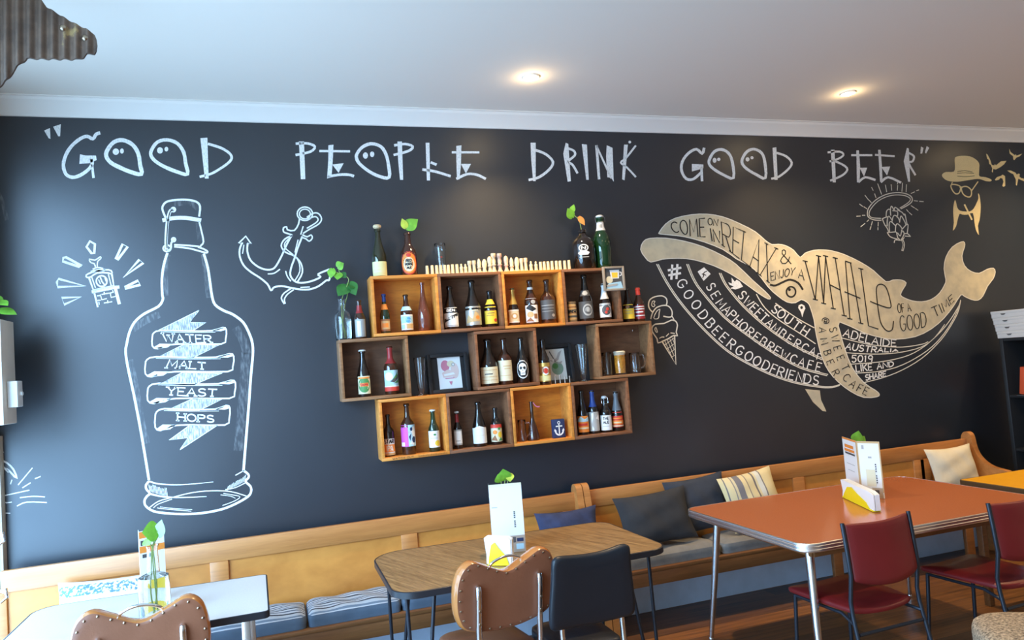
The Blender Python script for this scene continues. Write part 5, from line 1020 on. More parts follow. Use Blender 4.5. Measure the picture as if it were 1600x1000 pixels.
def add_fleck(m, col, axis_lo, scale=70.0):
    n, l = nodes_of(m); b = n['Principled BSDF']; src = b.inputs['Base Color'].links[0].from_socket
    tc = n.new('ShaderNodeTexCoord'); no = n.new('ShaderNodeTexNoise'); no.inputs['Scale'].default_value = scale; l.new(tc.outputs['Object'], no.inputs['Vector'])
    cr = n.new('ShaderNodeValToRGB'); cr.color_ramp.elements[0].position = .46; cr.color_ramp.elements[1].position = .56; l.new(no.outputs['Fac'], cr.inputs['Fac'])
    mx = n.new('ShaderNodeMix'); mx.data_type = 'RGBA'; mx.inputs['B'].default_value = (*col, 1); l.new(cr.outputs['Color'], mx.inputs['Factor']); l.new(src, mx.inputs['A']); l.new(mx.outputs['Result'], b.inputs['Base Color'])
add_fleck(m_blu, (0.74, 0.75, 0.77), 0)
def pillow_bm(w, d, h, p=2.4, n=18, pinch=.10, wr=.0, flat=.0, seed=1):
    """pillow in the xz plane (w wide, d tall), h thick along y; base edge at z=0"""
    rnd = random.Random(seed); ph = [rnd.uniform(0, 6.3) for _ in range(6)]
    bm = NB(); R_ = {}
    for s in (1, -1):
        for i in range(n+1):
            for j in range(n+1):
                u, v = -1+2*i/n, -1+2*j/n
                edge = i in (0, n) or j in (0, n)
                if s == -1 and edge: R_[s, i, j] = R_[1, i, j]; continue
                x = w/2*u*(1-pinch*(1-v*v)*abs(u)); zz = d/2*v*(1-pinch*(1-u*u)*abs(v))+d/2
                t = max(0, (1-abs(u)**p))**.55*max(0, (1-abs(v)**p))**.55
                wv = wr*t*(math.sin(5*u+ph[0]+2*v)+math.sin(7*v+ph[1]-3*u)+.6*math.sin(11*u+6*v+ph[2]))
                R_[s, i, j] = bm.verts.new((x, -s*(h/2*t*(1-flat*(s < 0))+wv), zz))
    for s in (1, -1):
        for i in range(n):
            for j in range(n):
                f = [R_[s, i, j], R_[s, i+1, j], R_[s, i+1, j+1], R_[s, i, j+1]]
                bm.faces.new(f if s == 1 else f[::-1])
    return bm
def pillow(label, cx, y, z, w, d, h, m, lean=16, yaw=0, roll=0, pinch=.10, wr=.003, seed=1, cat='cushion', nm='throw_cushion'):
    o = obj(nm, pillow_bm(w, d, h, pinch=pinch, wr=wr, seed=seed), m, angle=70)
    o.matrix_world = Matrix.Translation((cx, 0, 0)) @ Matrix.Rotation(math.radians(yaw), 4, 'Z') @ Matrix.Rotation(math.radians(-lean), 4, 'X') @ Matrix.Rotation(math.radians(roll), 4, 'Y')
    vs = [o.matrix_world @ v.co for v in o.data.vertices]      # rest it on the pad, its back against y
    o.matrix_world = Matrix.Translation((0, y-max(v.y for v in vs), z-min(v.z for v in vs))) @ o.matrix_world
    return tag(o, label, cat)
SEAT = .375; PADZ = SEAT+.0005
def pad(label, x0, x1, m, ms, seed=1, h=.078):
    w = x1-x0; t = thing('seat_pad', label, 'cushion', ((x0+x1)/2, -.287, PADZ), group='pads lying along the pew seats')
    rnd = random.Random(seed); ph = [rnd.uniform(0, 6) for _ in range(4)]
    n = 26; mq = 12; d = .285; bm = NB(); rows = []
    prof_ = [(1, -.0), (1.0, .018), (1.012, .032), (1.012, .046), (.99, .060)]
    def pt(u, v, zz, k):
        x = w/2*u*k; y = d/2*v*k; return Vector((x, y, zz))
    # side wall
    bmS = NB(); ring_ = [(-1+2*i/n, -1) for i in range(n)]+[(1, -1+2*j/mq) for j in range(mq)]+[(1-2*i/n, 1) for i in range(n)]+[(-1, 1-2*j/mq) for j in range(mq)]
    def rnd_c(u, v):
        r = .10; a, b_ = u*w/2, v*d/2; cx, cy = w/2-.03, d/2-.03
        if abs(a) > cx and abs(b_) > cy:
            q = Vector((abs(a)-cx, abs(b_)-cy)); 
            if q.length > .03: q = q.normalized()*.03
            a = math.copysign(cx+q.x, a); b_ = math.copysign(cy+q.y, b_)
        return a, b_
    loops = []
    for k, zz in prof_:
        L = []
        for u, v in ring_:
            a, b_ = rnd_c(u, v); kk = 1+(k-1); L.append(Vector((a*kk, b_+(k-1)*math.copysign(.12, v)*(abs(v) > .99), zz*(h/.078))))
        loops.append(L)
    add_loft(bmS, loops, cap0=True, cap1=False); obj('pad_side', bmS, ms, t, angle=60)
    G = {}
    for i in range(n+1):
        for j in range(mq+1):
            u, v = -1+2*i/n, -1+2*j/mq; a, b_ = rnd_c(u, v)
            tt = max(0, 1-abs(u)**10)**.5*max(0, 1-abs(v)**4)**.5
            zz = h*.77+.022*tt+.004*tt*(math.sin(9*u+ph[0]+3*v)+math.sin(5*v+ph[1]-4*u))
            G[i, j] = bm.verts.new((a*.99, b_*.99, zz))
    for i in range(n):
        for j in range(mq): bm.faces.new((G[i, j], G[i+1, j], G[i+1, j+1], G[i, j+1]))
    obj('pad_top', bm, m, t, angle=60)
    return t
px = lambda x, yy: W(x, yy, -.45).x
xa, xb, xc = px(481, 972), px(630, 950), px(720, 935)
pad('blue and white ticking-striped pad on the left pew beside the white table', xa-.60, xa-.006, m_tick, m_padside, 1)
pad('blue and white ticking-striped pad on the left pew, left of the brown table legs', xa+.004, xb-.006, m_tick, m_padside, 2)
pad('ticking-striped pad on the left pew behind the brown table', xb+.004, XM-.075, m_tick, m_padside, 3)
pad('grey pad on the right pew between the brown table and the red table', XM+.06, XM+.80, m_padgrey, m_padgrey, 4)
pad('grey pad on the right pew behind the red table', XM+.82, XM+1.62, m_padgrey, m_padgrey, 5)
pad('grey pad at the far end of the right pew', XM+1.64, XE-.04, m_padgrey, m_padgrey, 6)
PT = PADZ+.0925; BK = -.139
pillow('navy blue cushion on the left pew behind the brown table', W(886, 800, -.27).x, BK-.072, PT, .41, .30, .11, m_navy, 16, 0, 0, .10, .004, 3)
pillow('large charcoal cushion on the right pew beside the brown table', W(1022, 800, -.27).x, BK-.078, PT, .53, .33, .11, m_char, 18, 2, -2, .09, .004, 5)
pillow('dark slate cushion on the right pew, left of the striped cream cushion', W(1095, 770, -.2).x-.02, BK, PT, .46, .36, .10, m_slate, 10, 0, -3, .09, .004, 8)
pillow('cream cushion with dark stripes on the right pew behind the red table', W(1172, 790, -.24).x, BK-.085, PT, .42, .36, .10, m_cstr, 18, -2, -6, .07, .004, 9)
pillow('plain off-white cushion at the far end of the right pew', W(1500, 720, -.25).x-.03, BK, PT, .45, .34, .12, m_cream, 14, 0, 0, .10, .005, 11)
pillow('white cushion with a blue patterned band on the left pew behind the white table', W(165, 930, -.2).x, BK, PT, .46, .27, .12, m_blu, 20, 0, 2, .07, .003, 12)

# ------------------------------------------------------------------ tables
def round_poly(pts, radii, n=7):
    out = []; N = len(pts)
    for i in range(N):
        p = Vector(pts[i]); a = (Vector(pts[i-1])-p); c = (Vector(pts[(i+1) % N])-p); r = radii[i] if isinstance(radii, (list, tuple)) else radii
        la, lc = a.normalized(), c.normalized(); ang = la.angle(lc); d = r/math.tan(ang/2)
        cen = p+(la+lc).normalized()*(r/math.sin(ang/2)); p0, p1 = p+la*d, p+lc*d
        a0 = math.atan2(*(p0-cen).yx); a1 = math.atan2(*(p1-cen).yx)
        da = (a1-a0+PI) % (2*PI)-PI
        for k in range(n+1): q = a0+da*k/n; out.append((cen.x+r*math.cos(q), cen.y+r*math.sin(q)))
    return out
def offset_poly(P, d):
    out = []; N = len(P)
    for i in range(N):
        t = (Vector(P[(i+1) % N])-Vector(P[i-1])).normalized(); out.append((P[i][0]+t.y*d, P[i][1]-t.x*d))
    return out
def table_top(t, P, z0, z1, m_top, m_edge, profile, loc):
    P = [(x-loc[0], y-loc[1]) for x, y in P]      # counter-clockwise
    I = offset_poly(P, -.001)
    bm = NB(); add_prism(bm, I, lambda u, v, k: Vector((u, v, z1 if k == 0 else z0))); obj('tabletop', bm, m_top, t, angle=30)
    bm = NB(); add_loft(bm, [[Vector((u, v, zz)) for u, v in offset_poly(P, o)] for o, zz in profile]+[[Vector((u, v, profile[0][1])) for u, v in offset_poly(P, profile[0][0])]], cap0=False, cap1=False); obj('edge_band', bm, m_edge, t, angle=25)
def lam(name, base, speck, scale, rough):
    m = bpy.data.materials.new(name); m.use_nodes = True; n, l = nodes_of(m); b = n['Principled BSDF']
    tc = n.new('ShaderNodeTexCoord'); no = n.new('ShaderNodeTexNoise'); no.inputs['Scale'].default_value = scale; no.inputs['Detail'].default_value = 4
    cr = n.new('ShaderNodeValToRGB'); cr.color_ramp.elements[0].position = .35; cr.color_ramp.elements[1].position = .65; cr.color_ramp.elements[0].color = (*speck, 1); cr.color_ramp.elements[1].color = (*base, 1)
    l.new(tc.outputs['Object'], no.inputs['Vector']); l.new(no.outputs['Fac'], cr.inputs['Fac']); l.new(cr.outputs['Color'], b.inputs['Base Color']); b.inputs['Roughness'].default_value = rough
    return m
m_chrome = mat('chrome', (0.85, 0.86, 0.88), rough=0.12, metal=1.0); m_chromes = mat('chrome_satin', (0.72, 0.74, 0.77), rough=0.25, metal=1.0)
m_formica = lam('formica_terracotta', (0.45, 0.145, 0.056), (0.41, 0.130, 0.050), 120, .16); m_blackedge = mat('edge_black', (0.018, 0.018, 0.022), rough=0.35); m_white_lam = lam('laminate_white', (0.66, 0.62, 0.58), (0.61, 0.575, 0.54), 140, .3); m_yel_lam = lam('laminate_yellow', (0.72, 0.36, 0.012), (0.68, 0.32, 0.01), 30, .3)
m_teak = wood('laminate_woodgrain', (0.10, 0.050, 0.018), (0.48, 0.28, 0.115), stretch=(30, 1.1, 1), scale=2.6, rough=.30, rot=math.radians(-22), lines=.9)
m_blktube = mat('tube_black', (0.02, 0.022, 0.03), rough=0.3, metal=.3)
# red table
rx0, rx1, ry0, ry1 = 2.232, 3.83, -1.705, -.665; RP = round_poly([(rx0, ry0), (rx1, ry0), (rx1, ry1), (rx0, ry1)], .075); rl = ((rx0+rx1)/2, (ry0+ry1)/2)
t = thing('dining_table', 'terracotta red laminate table with ribbed chrome edge and tapered chrome legs', 'table', (*rl, 0))
table_top(t, RP, .712, .75, m_formica, mat('chrome_edge', (0.95, 0.95, 0.96), rough=0.3, metal=1.0), [(0, .7515), (.004, .7505), (.0055, .746), (.0025, .7435), (.0025, .7405), (.0055, .738), (.0055, .731), (.0025, .7285), (.0025, .7255), (.0055, .723), (.0055, .716), (.003, .711), (-.004, .71), (-.004, .7515)], rl)
hx, hy = (rx1-rx0)/2, (ry1-ry0)/2
for sx in (-1, 1):
    for sy in (-1, 1):
        bm = NB(); add_tube(bm, [(sx*(hx-.13), sy*(hy-.14), .711), (sx*(hx-.10), sy*(hy-.10), .35), (sx*(hx-.07), sy*(hy-.055), .012)], [.021, .018, .0135], 16); add_lathe(bm, [(0, 0), (.014, 0), (.016, .012), (.013, .02), (0, .02)], 12, (sx*(hx-.07), sy*(hy-.055), 0)); obj('leg', bm, m_chromes, t)
bm = NB(); add_box(bm, (0, hy-.10, .685), (2*hx-.24, .02, .05), .002); add_box(bm, (0, -hy+.10, .685), (2*hx-.24, .02, .05), .002); add_box(bm, (hx-.12, 0, .685), (.02, 2*hy-.2, .05), .002); add_box(bm, (-hx+.12, 0, .685), (.02, 2*hy-.2, .05), .002); obj('apron_frame', bm, m_pewd, t)
# brown table
BP = round_poly([(.425, -1.405), (1.735, -1.375), (1.715, -.665), (.42, -.625)], [.11, .10, .10, .16], 9); bl = (1.07, -1.01)
t = thing('dining_table', 'brown woodgrain laminate table with black edge on slim black V-shaped legs', 'table', (*bl, 0))
table_top(t, BP, .722, .75, m_teak, m_blackedge, [(0, .7508), (.003, .749), (.003, .723), (0, .7215), (-.004, .7215), (-.004, .7508)], bl)
for sx, sy in ((-1, -1), (-1, 1), (1, -1), (1, 1)):
    cx, cy = sx*.52, sy*.29; bm = NB()
    for k in (-1, 1): add_tube(bm, [(cx+k*.062-.0*sx, cy, .7215), (cx+k*.012+sx*.045, cy+sy*.03, .012)], .0085, 10)
    add_lathe(bm, [(0, 0), (.014, 0), (.016, .008), (.022, .014), (0, .016)], 12, (cx+sx*.045, cy+sy*.03, 0)); obj('leg', bm, m_blktube, t)
# white table
WP = round_poly([(-1.06, -1.315), (-.072, -1.315), (-.088, -.70), (-1.06, -.675)], [.05, .022, .022, .10]); wl = (-.565, -1.0)
t = thing('dining_table', 'white laminate table with black edge beside the window', 'table', (*wl, 0))
table_top(t, WP, .724, .75, m_white_lam, m_blackedge, [(0, .7508), (.003, .7495), (.003, .724), (0, .722), (-.004, .722), (-.004, .7508)], wl)
for sx, sy in ((-1, -1), (-1, 1), (1, -1), (1, 1)):
    cx, cy = sx*.40, sy*.255-.0; bm = NB(); add_box(bm, (cx, cy, .361), (.034, .022, .722), .003); obj('leg', bm, m_chromes, t)
# yellow table
yx0, yx1, yy0, yy1 = 3.955, 5.0, -1.75, -1.0; YP = round_poly([(yx0, yy0), (yx1, yy0), (yx1, yy1), (yx0, yy1)], .02); yl = ((yx0+yx1)/2, (yy0+yy1)/2)
t = thing('dining_table', 'bright yellow laminate table at the right edge behind the red table', 'table', (*yl, 0))
table_top(t, YP, .722, .75, m_yel_lam, mat('edge_brown', (0.10, 0.055, 0.025), rough=.4), [(0, .7508), (.003, .749), (.003, .723), (0, .7215), (-.004, .7215), (-.004, .7508)], yl)
for sx in (-1, 1):
    for sy in (-1, 1):
        bm = NB(); add_box(bm, (sx*.46, sy*.31, .361), (.04, .04, .722), .004); obj('leg', bm, m_pewd, t)
# ------------------------------------------------------------------ things on the tables
TZ = .7520
def V_at(px_, py_, z=TZ): return Z(px_, py_, z)
def menu(label, pts, top_px, marks):
    """folded card: pts are three points of its foot (photograph pixels on the table), left panel then right panel"""
    P = [V_at(*p) if isinstance(p, tuple) else p for p in pts]; H = W(top_px[0], top_px[1], P[2].y).z-TZ
    o = (P[0]+P[1]+P[2])/3; t = thing('menu_card', label, 'menu', (o.x, o.y, TZ), group='folded menus standing on the tables')
    for k in (0, 1):
        a, b_ = P[k]-o, P[k+1]-o; a.z = b_.z = 0; d = (b_-a); n_ = Vector((d.y, -d.x, 0)).normalized()
        def Q(u, v, off, a=a, d=d, n_=n_): return a+d*u+Vector((0, 0, v*H))+n_*off
        bm = NB(); ms = [p_white]
        for off in (.0006, -.0006):
            bm.faces.new([bm.verts.new(Q(u, v, off)) for u, v in ((0, 0), (1, 0), (1, 1), (0, 1))])
        for i, (kk, u0, v0, u1, v1, m) in enumerate(marks):
            if kk != k: continue
            if m not in ms: ms.append(m)
            for sgn in (1,):
                bm.faces.new([bm.verts.new(Q(u, v, (.0011+.00012*i)*sgn)) for u, v in ((u0, v0), (u1, v0), (u1, v1), (u0, v1))]).material_index = ms.index(m)
        o_ = bpy.data.objects.new('card_panel', bpy.data.meshes.new('card_panel')); COL.objects.link(o_); bm.to_mesh(o_.data); bm.free()
        for m in ms: o_.data.materials.append(m)
        o_.parent = t
    return t
def vert_text(k, u, v0, v1, m, n=9, w=.05): return [(k, u, v0+(v1-v0)*i/n, u+w, v0+(v1-v0)*(i+.62)/n, m) for i in range(n) if i != 4]
mk_c = [(1, .0, .965, 1, 1, p_cream), (1, .05, .66, .22, .672, p_grey), (1, .45, .0, 1, .24, p_silver), (1, .55, .14, .72, .22, p_char), (1, .72, .04, .95, .12, p_sky), (1, .75, .15, .95, .2, p_navy), (1, .48, .02, .62, .1, p_tan)]+vert_text(1, .70, .36, .60, p_char)
A0, A1 = V_at(771, 866), V_at(822, 861)
menu('white folded menu standing on the brown woodgrain table', [A0+Vector((.020, .075, 0)), A0, A1], (818, 753), mk_c)
mk_r = [(0, 0, .965, 1, 1, p_org), (1, 0, .965, 1, 1, p_tan), (0, .93, 0, 1, 1, p_tan), (1, 0, 0, .04, 1, p_tan), (1, .95, .1, 1, 1, p_tan), (0, .15, .82, .75, .88, p_org), (0, .12, .75, .8, .80, p_org), (0, .15, .70, .82, .735, p_char), (0, .2, .52, .75, .53, p_grey), (0, .25, .40, .7, .41, p_grey), (1, .2, .86, .3, .93, p_grey), (1, .3, .2, .7, .5, p_cream), (1, .45, .7, .6, .73, p_grey), (1, .5, 0, .95, .18, p_silver), (1, .6, .06, .8, .14, p_char)]+vert_text(1, .72, .26, .62, p_char)
menu('white folded menu with tan edges standing on the red table', [(1324, 764), (1347, 776), (1383, 779)], (1374, 690), mk_r)
mk_w = [(1, 0, .90, 1, .99, p_org), (1, .05, .80, .45, .87, p_char), (1, 0, .70, 1, .79, p_org), (1, .1, .63, .4, .68, p_char), (1, 0, .24, 1, .32, p_yel), (1, 0, .08, 1, .15, p_yel)]
B0, B1 = V_at(222, 946), V_at(261, 936)
menu('white and orange banded menu behind the glass bottle vase on the white table', [B0+Vector((-.012, .06, 0)), B0, B1], (258, 823), mk_w)
def napkins(label, a_px, b_px, h, seed):
    a, b_ = V_at(*a_px), V_at(*b_px); d = (b_-a); L = d.length; rz = math.atan2(d.y, d.x); c = (a+b_)/2+Vector((-d.y, d.x, 0)).normalized()*.021
    t = thing('napkin_holder', label, 'napkin holder', (c.x, c.y, TZ), rz, 'yellow napkin holders on the tables')
    bm = NB(); add_box(bm, (0, 0, .003), (L, .042, .006), .001); add_prism(bm, [(-L/2+.004, .0), (L*.42, .0), (L*.30, h*.34), (L*.02, h*.62), (-L*.14, h*.84), (-L*.30, h*.74), (-L*.42, h*.30)], lambda u, v, k: Vector((u, -.0205+(.0022 if k else 0), v+.001)))
    add_prism(bm, [(-L/2+.004, .0), (L/2-.004, .0), (L*.42, h*.55), (-L*.42, h*.55)], lambda u, v, k: Vector((u, .0185+(.0022 if k else 0), v+.001))); obj('holder', bm, mat('holder_yellow', (0.88, 0.66, 0.01), rough=.35), t)
    rnd = random.Random(seed)
    bm = NB()
    for i in range(7):
        y = -.0165+.0050*i; e = rnd.uniform(-.004, .004); hh = h*(1+.05*i/7)+rnd.uniform(-.003, .003)
        add_prism(bm, [(-L*.52+e, .007), (L*.52+e, .007), (L*.535+e, hh*.9), (L*.40, hh*.985), (0, hh), (-L*.50+e, hh*1.03), (-L*.56+e, hh*.97), (-L*.50+e, hh*.4)], lambda u, v, k, y=y: Vector((u, y+(.0042 if k else 0)+.010*math.sin(u*18)*v/h*.35, v)))
    obj('napkins', bm, p_white, t)
    return t
napkins('yellow napkin holder filled with white napkins on the brown woodgrain table', (762, 884), (799, 884), .125, 1)
napkins('yellow napkin holder filled with white napkins on the red table', (1316, 777), (1364, 800), .098, 2)
# vases with cuttings on the tables
def table_vase(label, plabel, px_, py_, w, h, leaves, stems, water=.55):
    q = V_at(px_, py_); 
    vase(label, q.x, q.y, TZ, [(w*.46, 0), (w*.5, .006), (w*.5, h*.50), (w*.47, h*.555), (w*.20, h*.61), (w*.17, h*.95), (w*.21, h)], water)
    lv = [(W(*a, q.y+dy), W(*b_, q.y+dy2), wd, m, FC) for a, dy, b_, dy2, wd, m in leaves]
    tips = [l[0] for l in lv]
    cutting(plabel, (q.x, q.y, TZ+.012), [[(q.x+.008*math.sin(2*i), q.y, TZ+.014), (q.x-.010*math.cos(2*i), q.y, TZ+h*.35), (q.x+.003*i-.003, q.y, TZ+h*.9), tp] for i, tp in enumerate(tips)], lv)
    return q
table_vase('clear glass bottle vase with water on the white table', 'green leafy cutting in the vase on the white table', 243, 961, .122, .285, [((246, 829), 0, (222, 832), -.03, .085, m_leaf), ((247, 838), 0, (252, 812), -.01, .05, mat('leaf_pale', (.32, .50, .26), rough=.45)), ((229, 842), 0, (234, 852), -.02, .05, m_leaf)], [])
table_vase('small glass vase hidden behind the menu on the brown table', 'leafy cutting peeping over the menu on the brown table', 792, 856, .075, .24, [((789, 750), 0, (786, 733), -.02, .075, m_leaf), ((783, 752), 0, (778, 741), -.01, .06, m_leaf), ((796, 740), 0, (797, 753), -.02, .045, m_leafy)], [])
table_vase('small glass vase hidden behind the menu on the red table', 'single green leaf peeping over the menu on the red table', 1346, 768, .075, .22, [((1338, 690), 0, (1342, 673), -.01, .075, m_leaf), ((1345, 690), 0, (1351, 681), 0, .05, m_leaf)], [])

# ------------------------------------------------------------------ chairs
m_brown = mat('vinyl_brown', (0.235, 0.088, 0.045), rough=.36, var=.10, vscale=6, bump=.06, bscale=90); m_tan = mat('vinyl_tan_edge', (0.46, 0.17, 0.045), rough=.22, coat=.4); m_stud = mat('stud_brass', (0.42, 0.33, 0.24), rough=.3, metal=1.0)
m_blackv = mat('vinyl_black', (0.012, 0.014, 0.018), rough=.38, bump=.05, bscale=110); m_redv = mat('vinyl_red', (0.155, 0.012, 0.013), rough=.38, var=.12, vscale=5); m_frame_d = mat('tube_charcoal', (0.035, 0.042, 0.055), rough=.32, metal=.5)
SAD = smooth_pts([V2(p) for p in [(-.172,.575),(-.204,.63),(-.213,.70),(-.207,.78),(-.184,.835),(-.142,.857),(-.080,.826),(0,.790),(.080,.826),(.142,.857),(.184,.835),(.205,.78),(.213,.70),(.204,.63),(.172,.575),(.09,.548),(0,.540),(-.09,.548)]], 4, True)
SAD = [(p.x, p.y) for p in SAD]
def inset(P, d):
    out = []; N = len(P)
    for i in range(N):
        t = (Vector(P[(i+1) % N])-Vector(P[i-1])).normalized(); out.append((P[i][0]-t.y*d*-1, P[i][1]-t.x*d))
    return out
def studded_chair(label, pl, pr_, zt=.875, kx=1.1):
    a, b_ = Z(*pl, zt), Z(*pr_, zt); d = b_-a; rz = math.atan2(d.y, d.x); c = (a+b_)/2
    org = c+Vector((-math.sin(rz), math.cos(rz), 0))*.245
    t = thing('studded_chair', label, 'chair', (org.x, org.y, 0), rz, 'brown studded chairs')
    bk = -.245; lean = math.tan(math.radians(9))
    dz = zt-.855
    def L(x, z, off): return Vector((x*kx, bk+(.86-z)*lean+off, z+dz))
    cen = Vector((0, .70))
    def ins(k): return [((x)*(1-k*.9/.21*abs(1)), cen.y+(z-cen.y)*(1-k/.155)) for x, z in SAD]
    # upholstered body
    bm = NB(); loops = []
    for k, off in ((.030, .074), (.012, .070), (.003, .058), (0, .040), (.001, .014), (.007, .003), (.016, 0), (.030, -.001)):
        loops.append([L(x, z, off) for x, z in ins(k)])
    add_loft(bm, loops[:6], mi=1, cap0=True, cap1=False); 
    o = obj('backrest_border', bm, [m_tan, m_tan], t, angle=60)
    bm = NB(); add_loft(bm, [loops[5], loops[6], loops[7]], cap0=False, cap1=True); obj('backrest', bm, m_brown, t, angle=60)
    # studs along the rim of the back
    rim = ins(.017); tot = 0; ds = []
    for i in range(len(rim)): ds.append(tot); tot += (Vector(rim[(i+1) % len(rim)])-Vector(rim[i])).length
    n = 28; st = None
    for k in range(n):
        s = tot*k/n; i = max(j for j in range(len(ds)) if ds[j] <= s); f = (s-ds[i])/((ds[i+1] if i+1 < len(ds) else tot)-ds[i]); q = Vector(rim[i]).lerp(Vector(rim[(i+1) % len(rim)]), f)
        if st is None:
            bm = NB(); add_lathe(bm, [(.0048, 0), (.0044, .0018), (.0026, .0032), (0, .0037)], 10)
            for v in bm.verts: v.co = Vector((v.co.x, -v.co.z, v.co.y))
            st = obj('stud', bm, m_stud, t); o = st
        else: o = st.copy(); COL.objects.link(o); o.parent = t
        o.location = L(q.x, q.y, -.0012)
    # chrome uprights running down into the rear legs
    for s in (-1, 1):
        x = s*.128; bm = NB()
        add_tube(bm, [L(x, .752, .002), L(x, .748, -.010), L(x, .735, -.014), L(x, .66, -.014), L(x, .58, -.014), Vector((x*kx, bk+.045, .46)), Vector((x*kx, bk+.03, .30)), Vector((x*1.2, bk-.06, .006))], [.009, .0115, .0125, .0125, .0125, .0125, .012, .011], 14); obj('rear_leg', bm, m_chrome, t)
        for zz in (.655, .60):
            bm = NB(); add_lathe(bm, [(.0062, 0), (.0062, .002), (.004, .0035), (0, .0036)], 12)
            for v in bm.verts: v.co = Vector((v.co.x, -v.co.z, v.co.y))
            obj('screw', bm, m_stud, t, loc=L(x, zz, -.0262))
        bm = NB(); add_tube(bm, [(s*.135, .15, .415), (s*.14, .17, .2), (s*.15, .19, .006)], .011, 12); obj('front_leg', bm, m_chrome, t)
    # chrome carrying handle over the dip
    bm = NB(); add_tube(bm, smooth_pts([L(-.066, .805, .03), L(-.062, .826, .024), L(-.035, .842, .02), L(0, .848, .02), L(.035, .842, .02), L(.062, .826, .024), L(.066, .805, .03)], 4), .0058, 10); obj('handle', bm, m_chrome, t)
    # seat
    bm = NB(); sp = round_poly([(-.165, -.175), (.165, -.175), (.178, .215), (-.178, .215)], .06, 6)
    loops = [[Vector((x*k, .015+(y-.015)*k, z)) for x, y in sp] for k, z in ((.90, .405), (.985, .408), (1.0, .425), (1.0, .447), (.985, .458), (.93, .466), (.6, .474))]
    add_loft(bm, loops); obj('seat', bm, m_brown, t, angle=60)
    return t
studded_chair('brown studded chair with chrome handle at the brown table, beside the black chair', (737, 880), (849, 856), .878, 1.12)
studded_chair('brown studded chair with chrome handle in front of the white table', (146, 957), (286, 934), .897, 1.10)
# black chair
a, b_ = Z(869, 872, .86), Z(979, 853, .86); d = b_-a; rz = math.atan2(d.y, d.x); c = (a+b_)/2
org = c+Vector((-math.sin(rz), math.cos(rz), 0))*.235
t = thing('vinyl_chair', 'black vinyl chair with chrome legs pushed up to the brown table', 'chair', (org.x, org.y, 0), rz)
hw = d.length/2+.022
BP_ = [(p.x, p.y) for p in smooth_pts([V2(p) for p in [(-hw-.012,.535),(-hw-.012,.60),(-hw,.72),(-hw+.004,.79),(-hw+.014,.812),(-hw+.04,.820),(-.07,.812),(0,.808),(.07,.812),(hw-.04,.826),(hw-.014,.820),(hw-.004,.80),(hw,.72),(hw+.012,.60),(hw+.012,.535),(hw,.515),(hw-.03,.508),(0,.503),(-hw+.03,.508),(-hw,.515)]], 3, True)]
bm = NB(); lean = math.tan(math.radians(8)); cen = Vector((0, .665))
def L(x, z, off): return Vector((x, -.235+(.82-z)*lean+off-.35*x*x, z+.042))
loops = [[L(x*(1-k/.19), cen.y+(z-cen.y)*(1-k/.155), off) for x, z in BP_] for k, off in ((.06, .046), (.02, .045), (.006, .038), (.001, .027), (0, .02), (.001, .012), (.006, .004), (.018, 0), (.06, -.001))]
add_loft(bm, loops); obj('backrest', bm, m_blackv, t, angle=60)
for s in (-1, 1):
    x = s*(hw-.045); bm = NB(); add_tube(bm, [L(x, .60, .02), L(x, .50, .018), (x, -.185, .44), (x*1.02, -.20, .30), (x*1.1, -.26, .006)], .0115, 12); obj('rear_leg', bm, m_chrome, t)
    bm = NB(); add_tube(bm, [(s*.12, .15, .405), (s*.135, .18, .006)], .011, 12); obj('front_leg', bm, m_chrome, t)
bm = NB(); sp = round_poly([(-.15, -.165), (.15, -.165), (.158, .205), (-.158, .205)], .05, 6)
add_loft(bm, [[Vector((x*k, .02+(y-.02)*k, z)) for x, y in sp] for k, z in ((.92, .40), (.99, .404), (1, .42), (1, .44), (.985, .452), (.93, .459), (.6, .465))]); obj('seat', bm, m_blackv, t, angle=60)
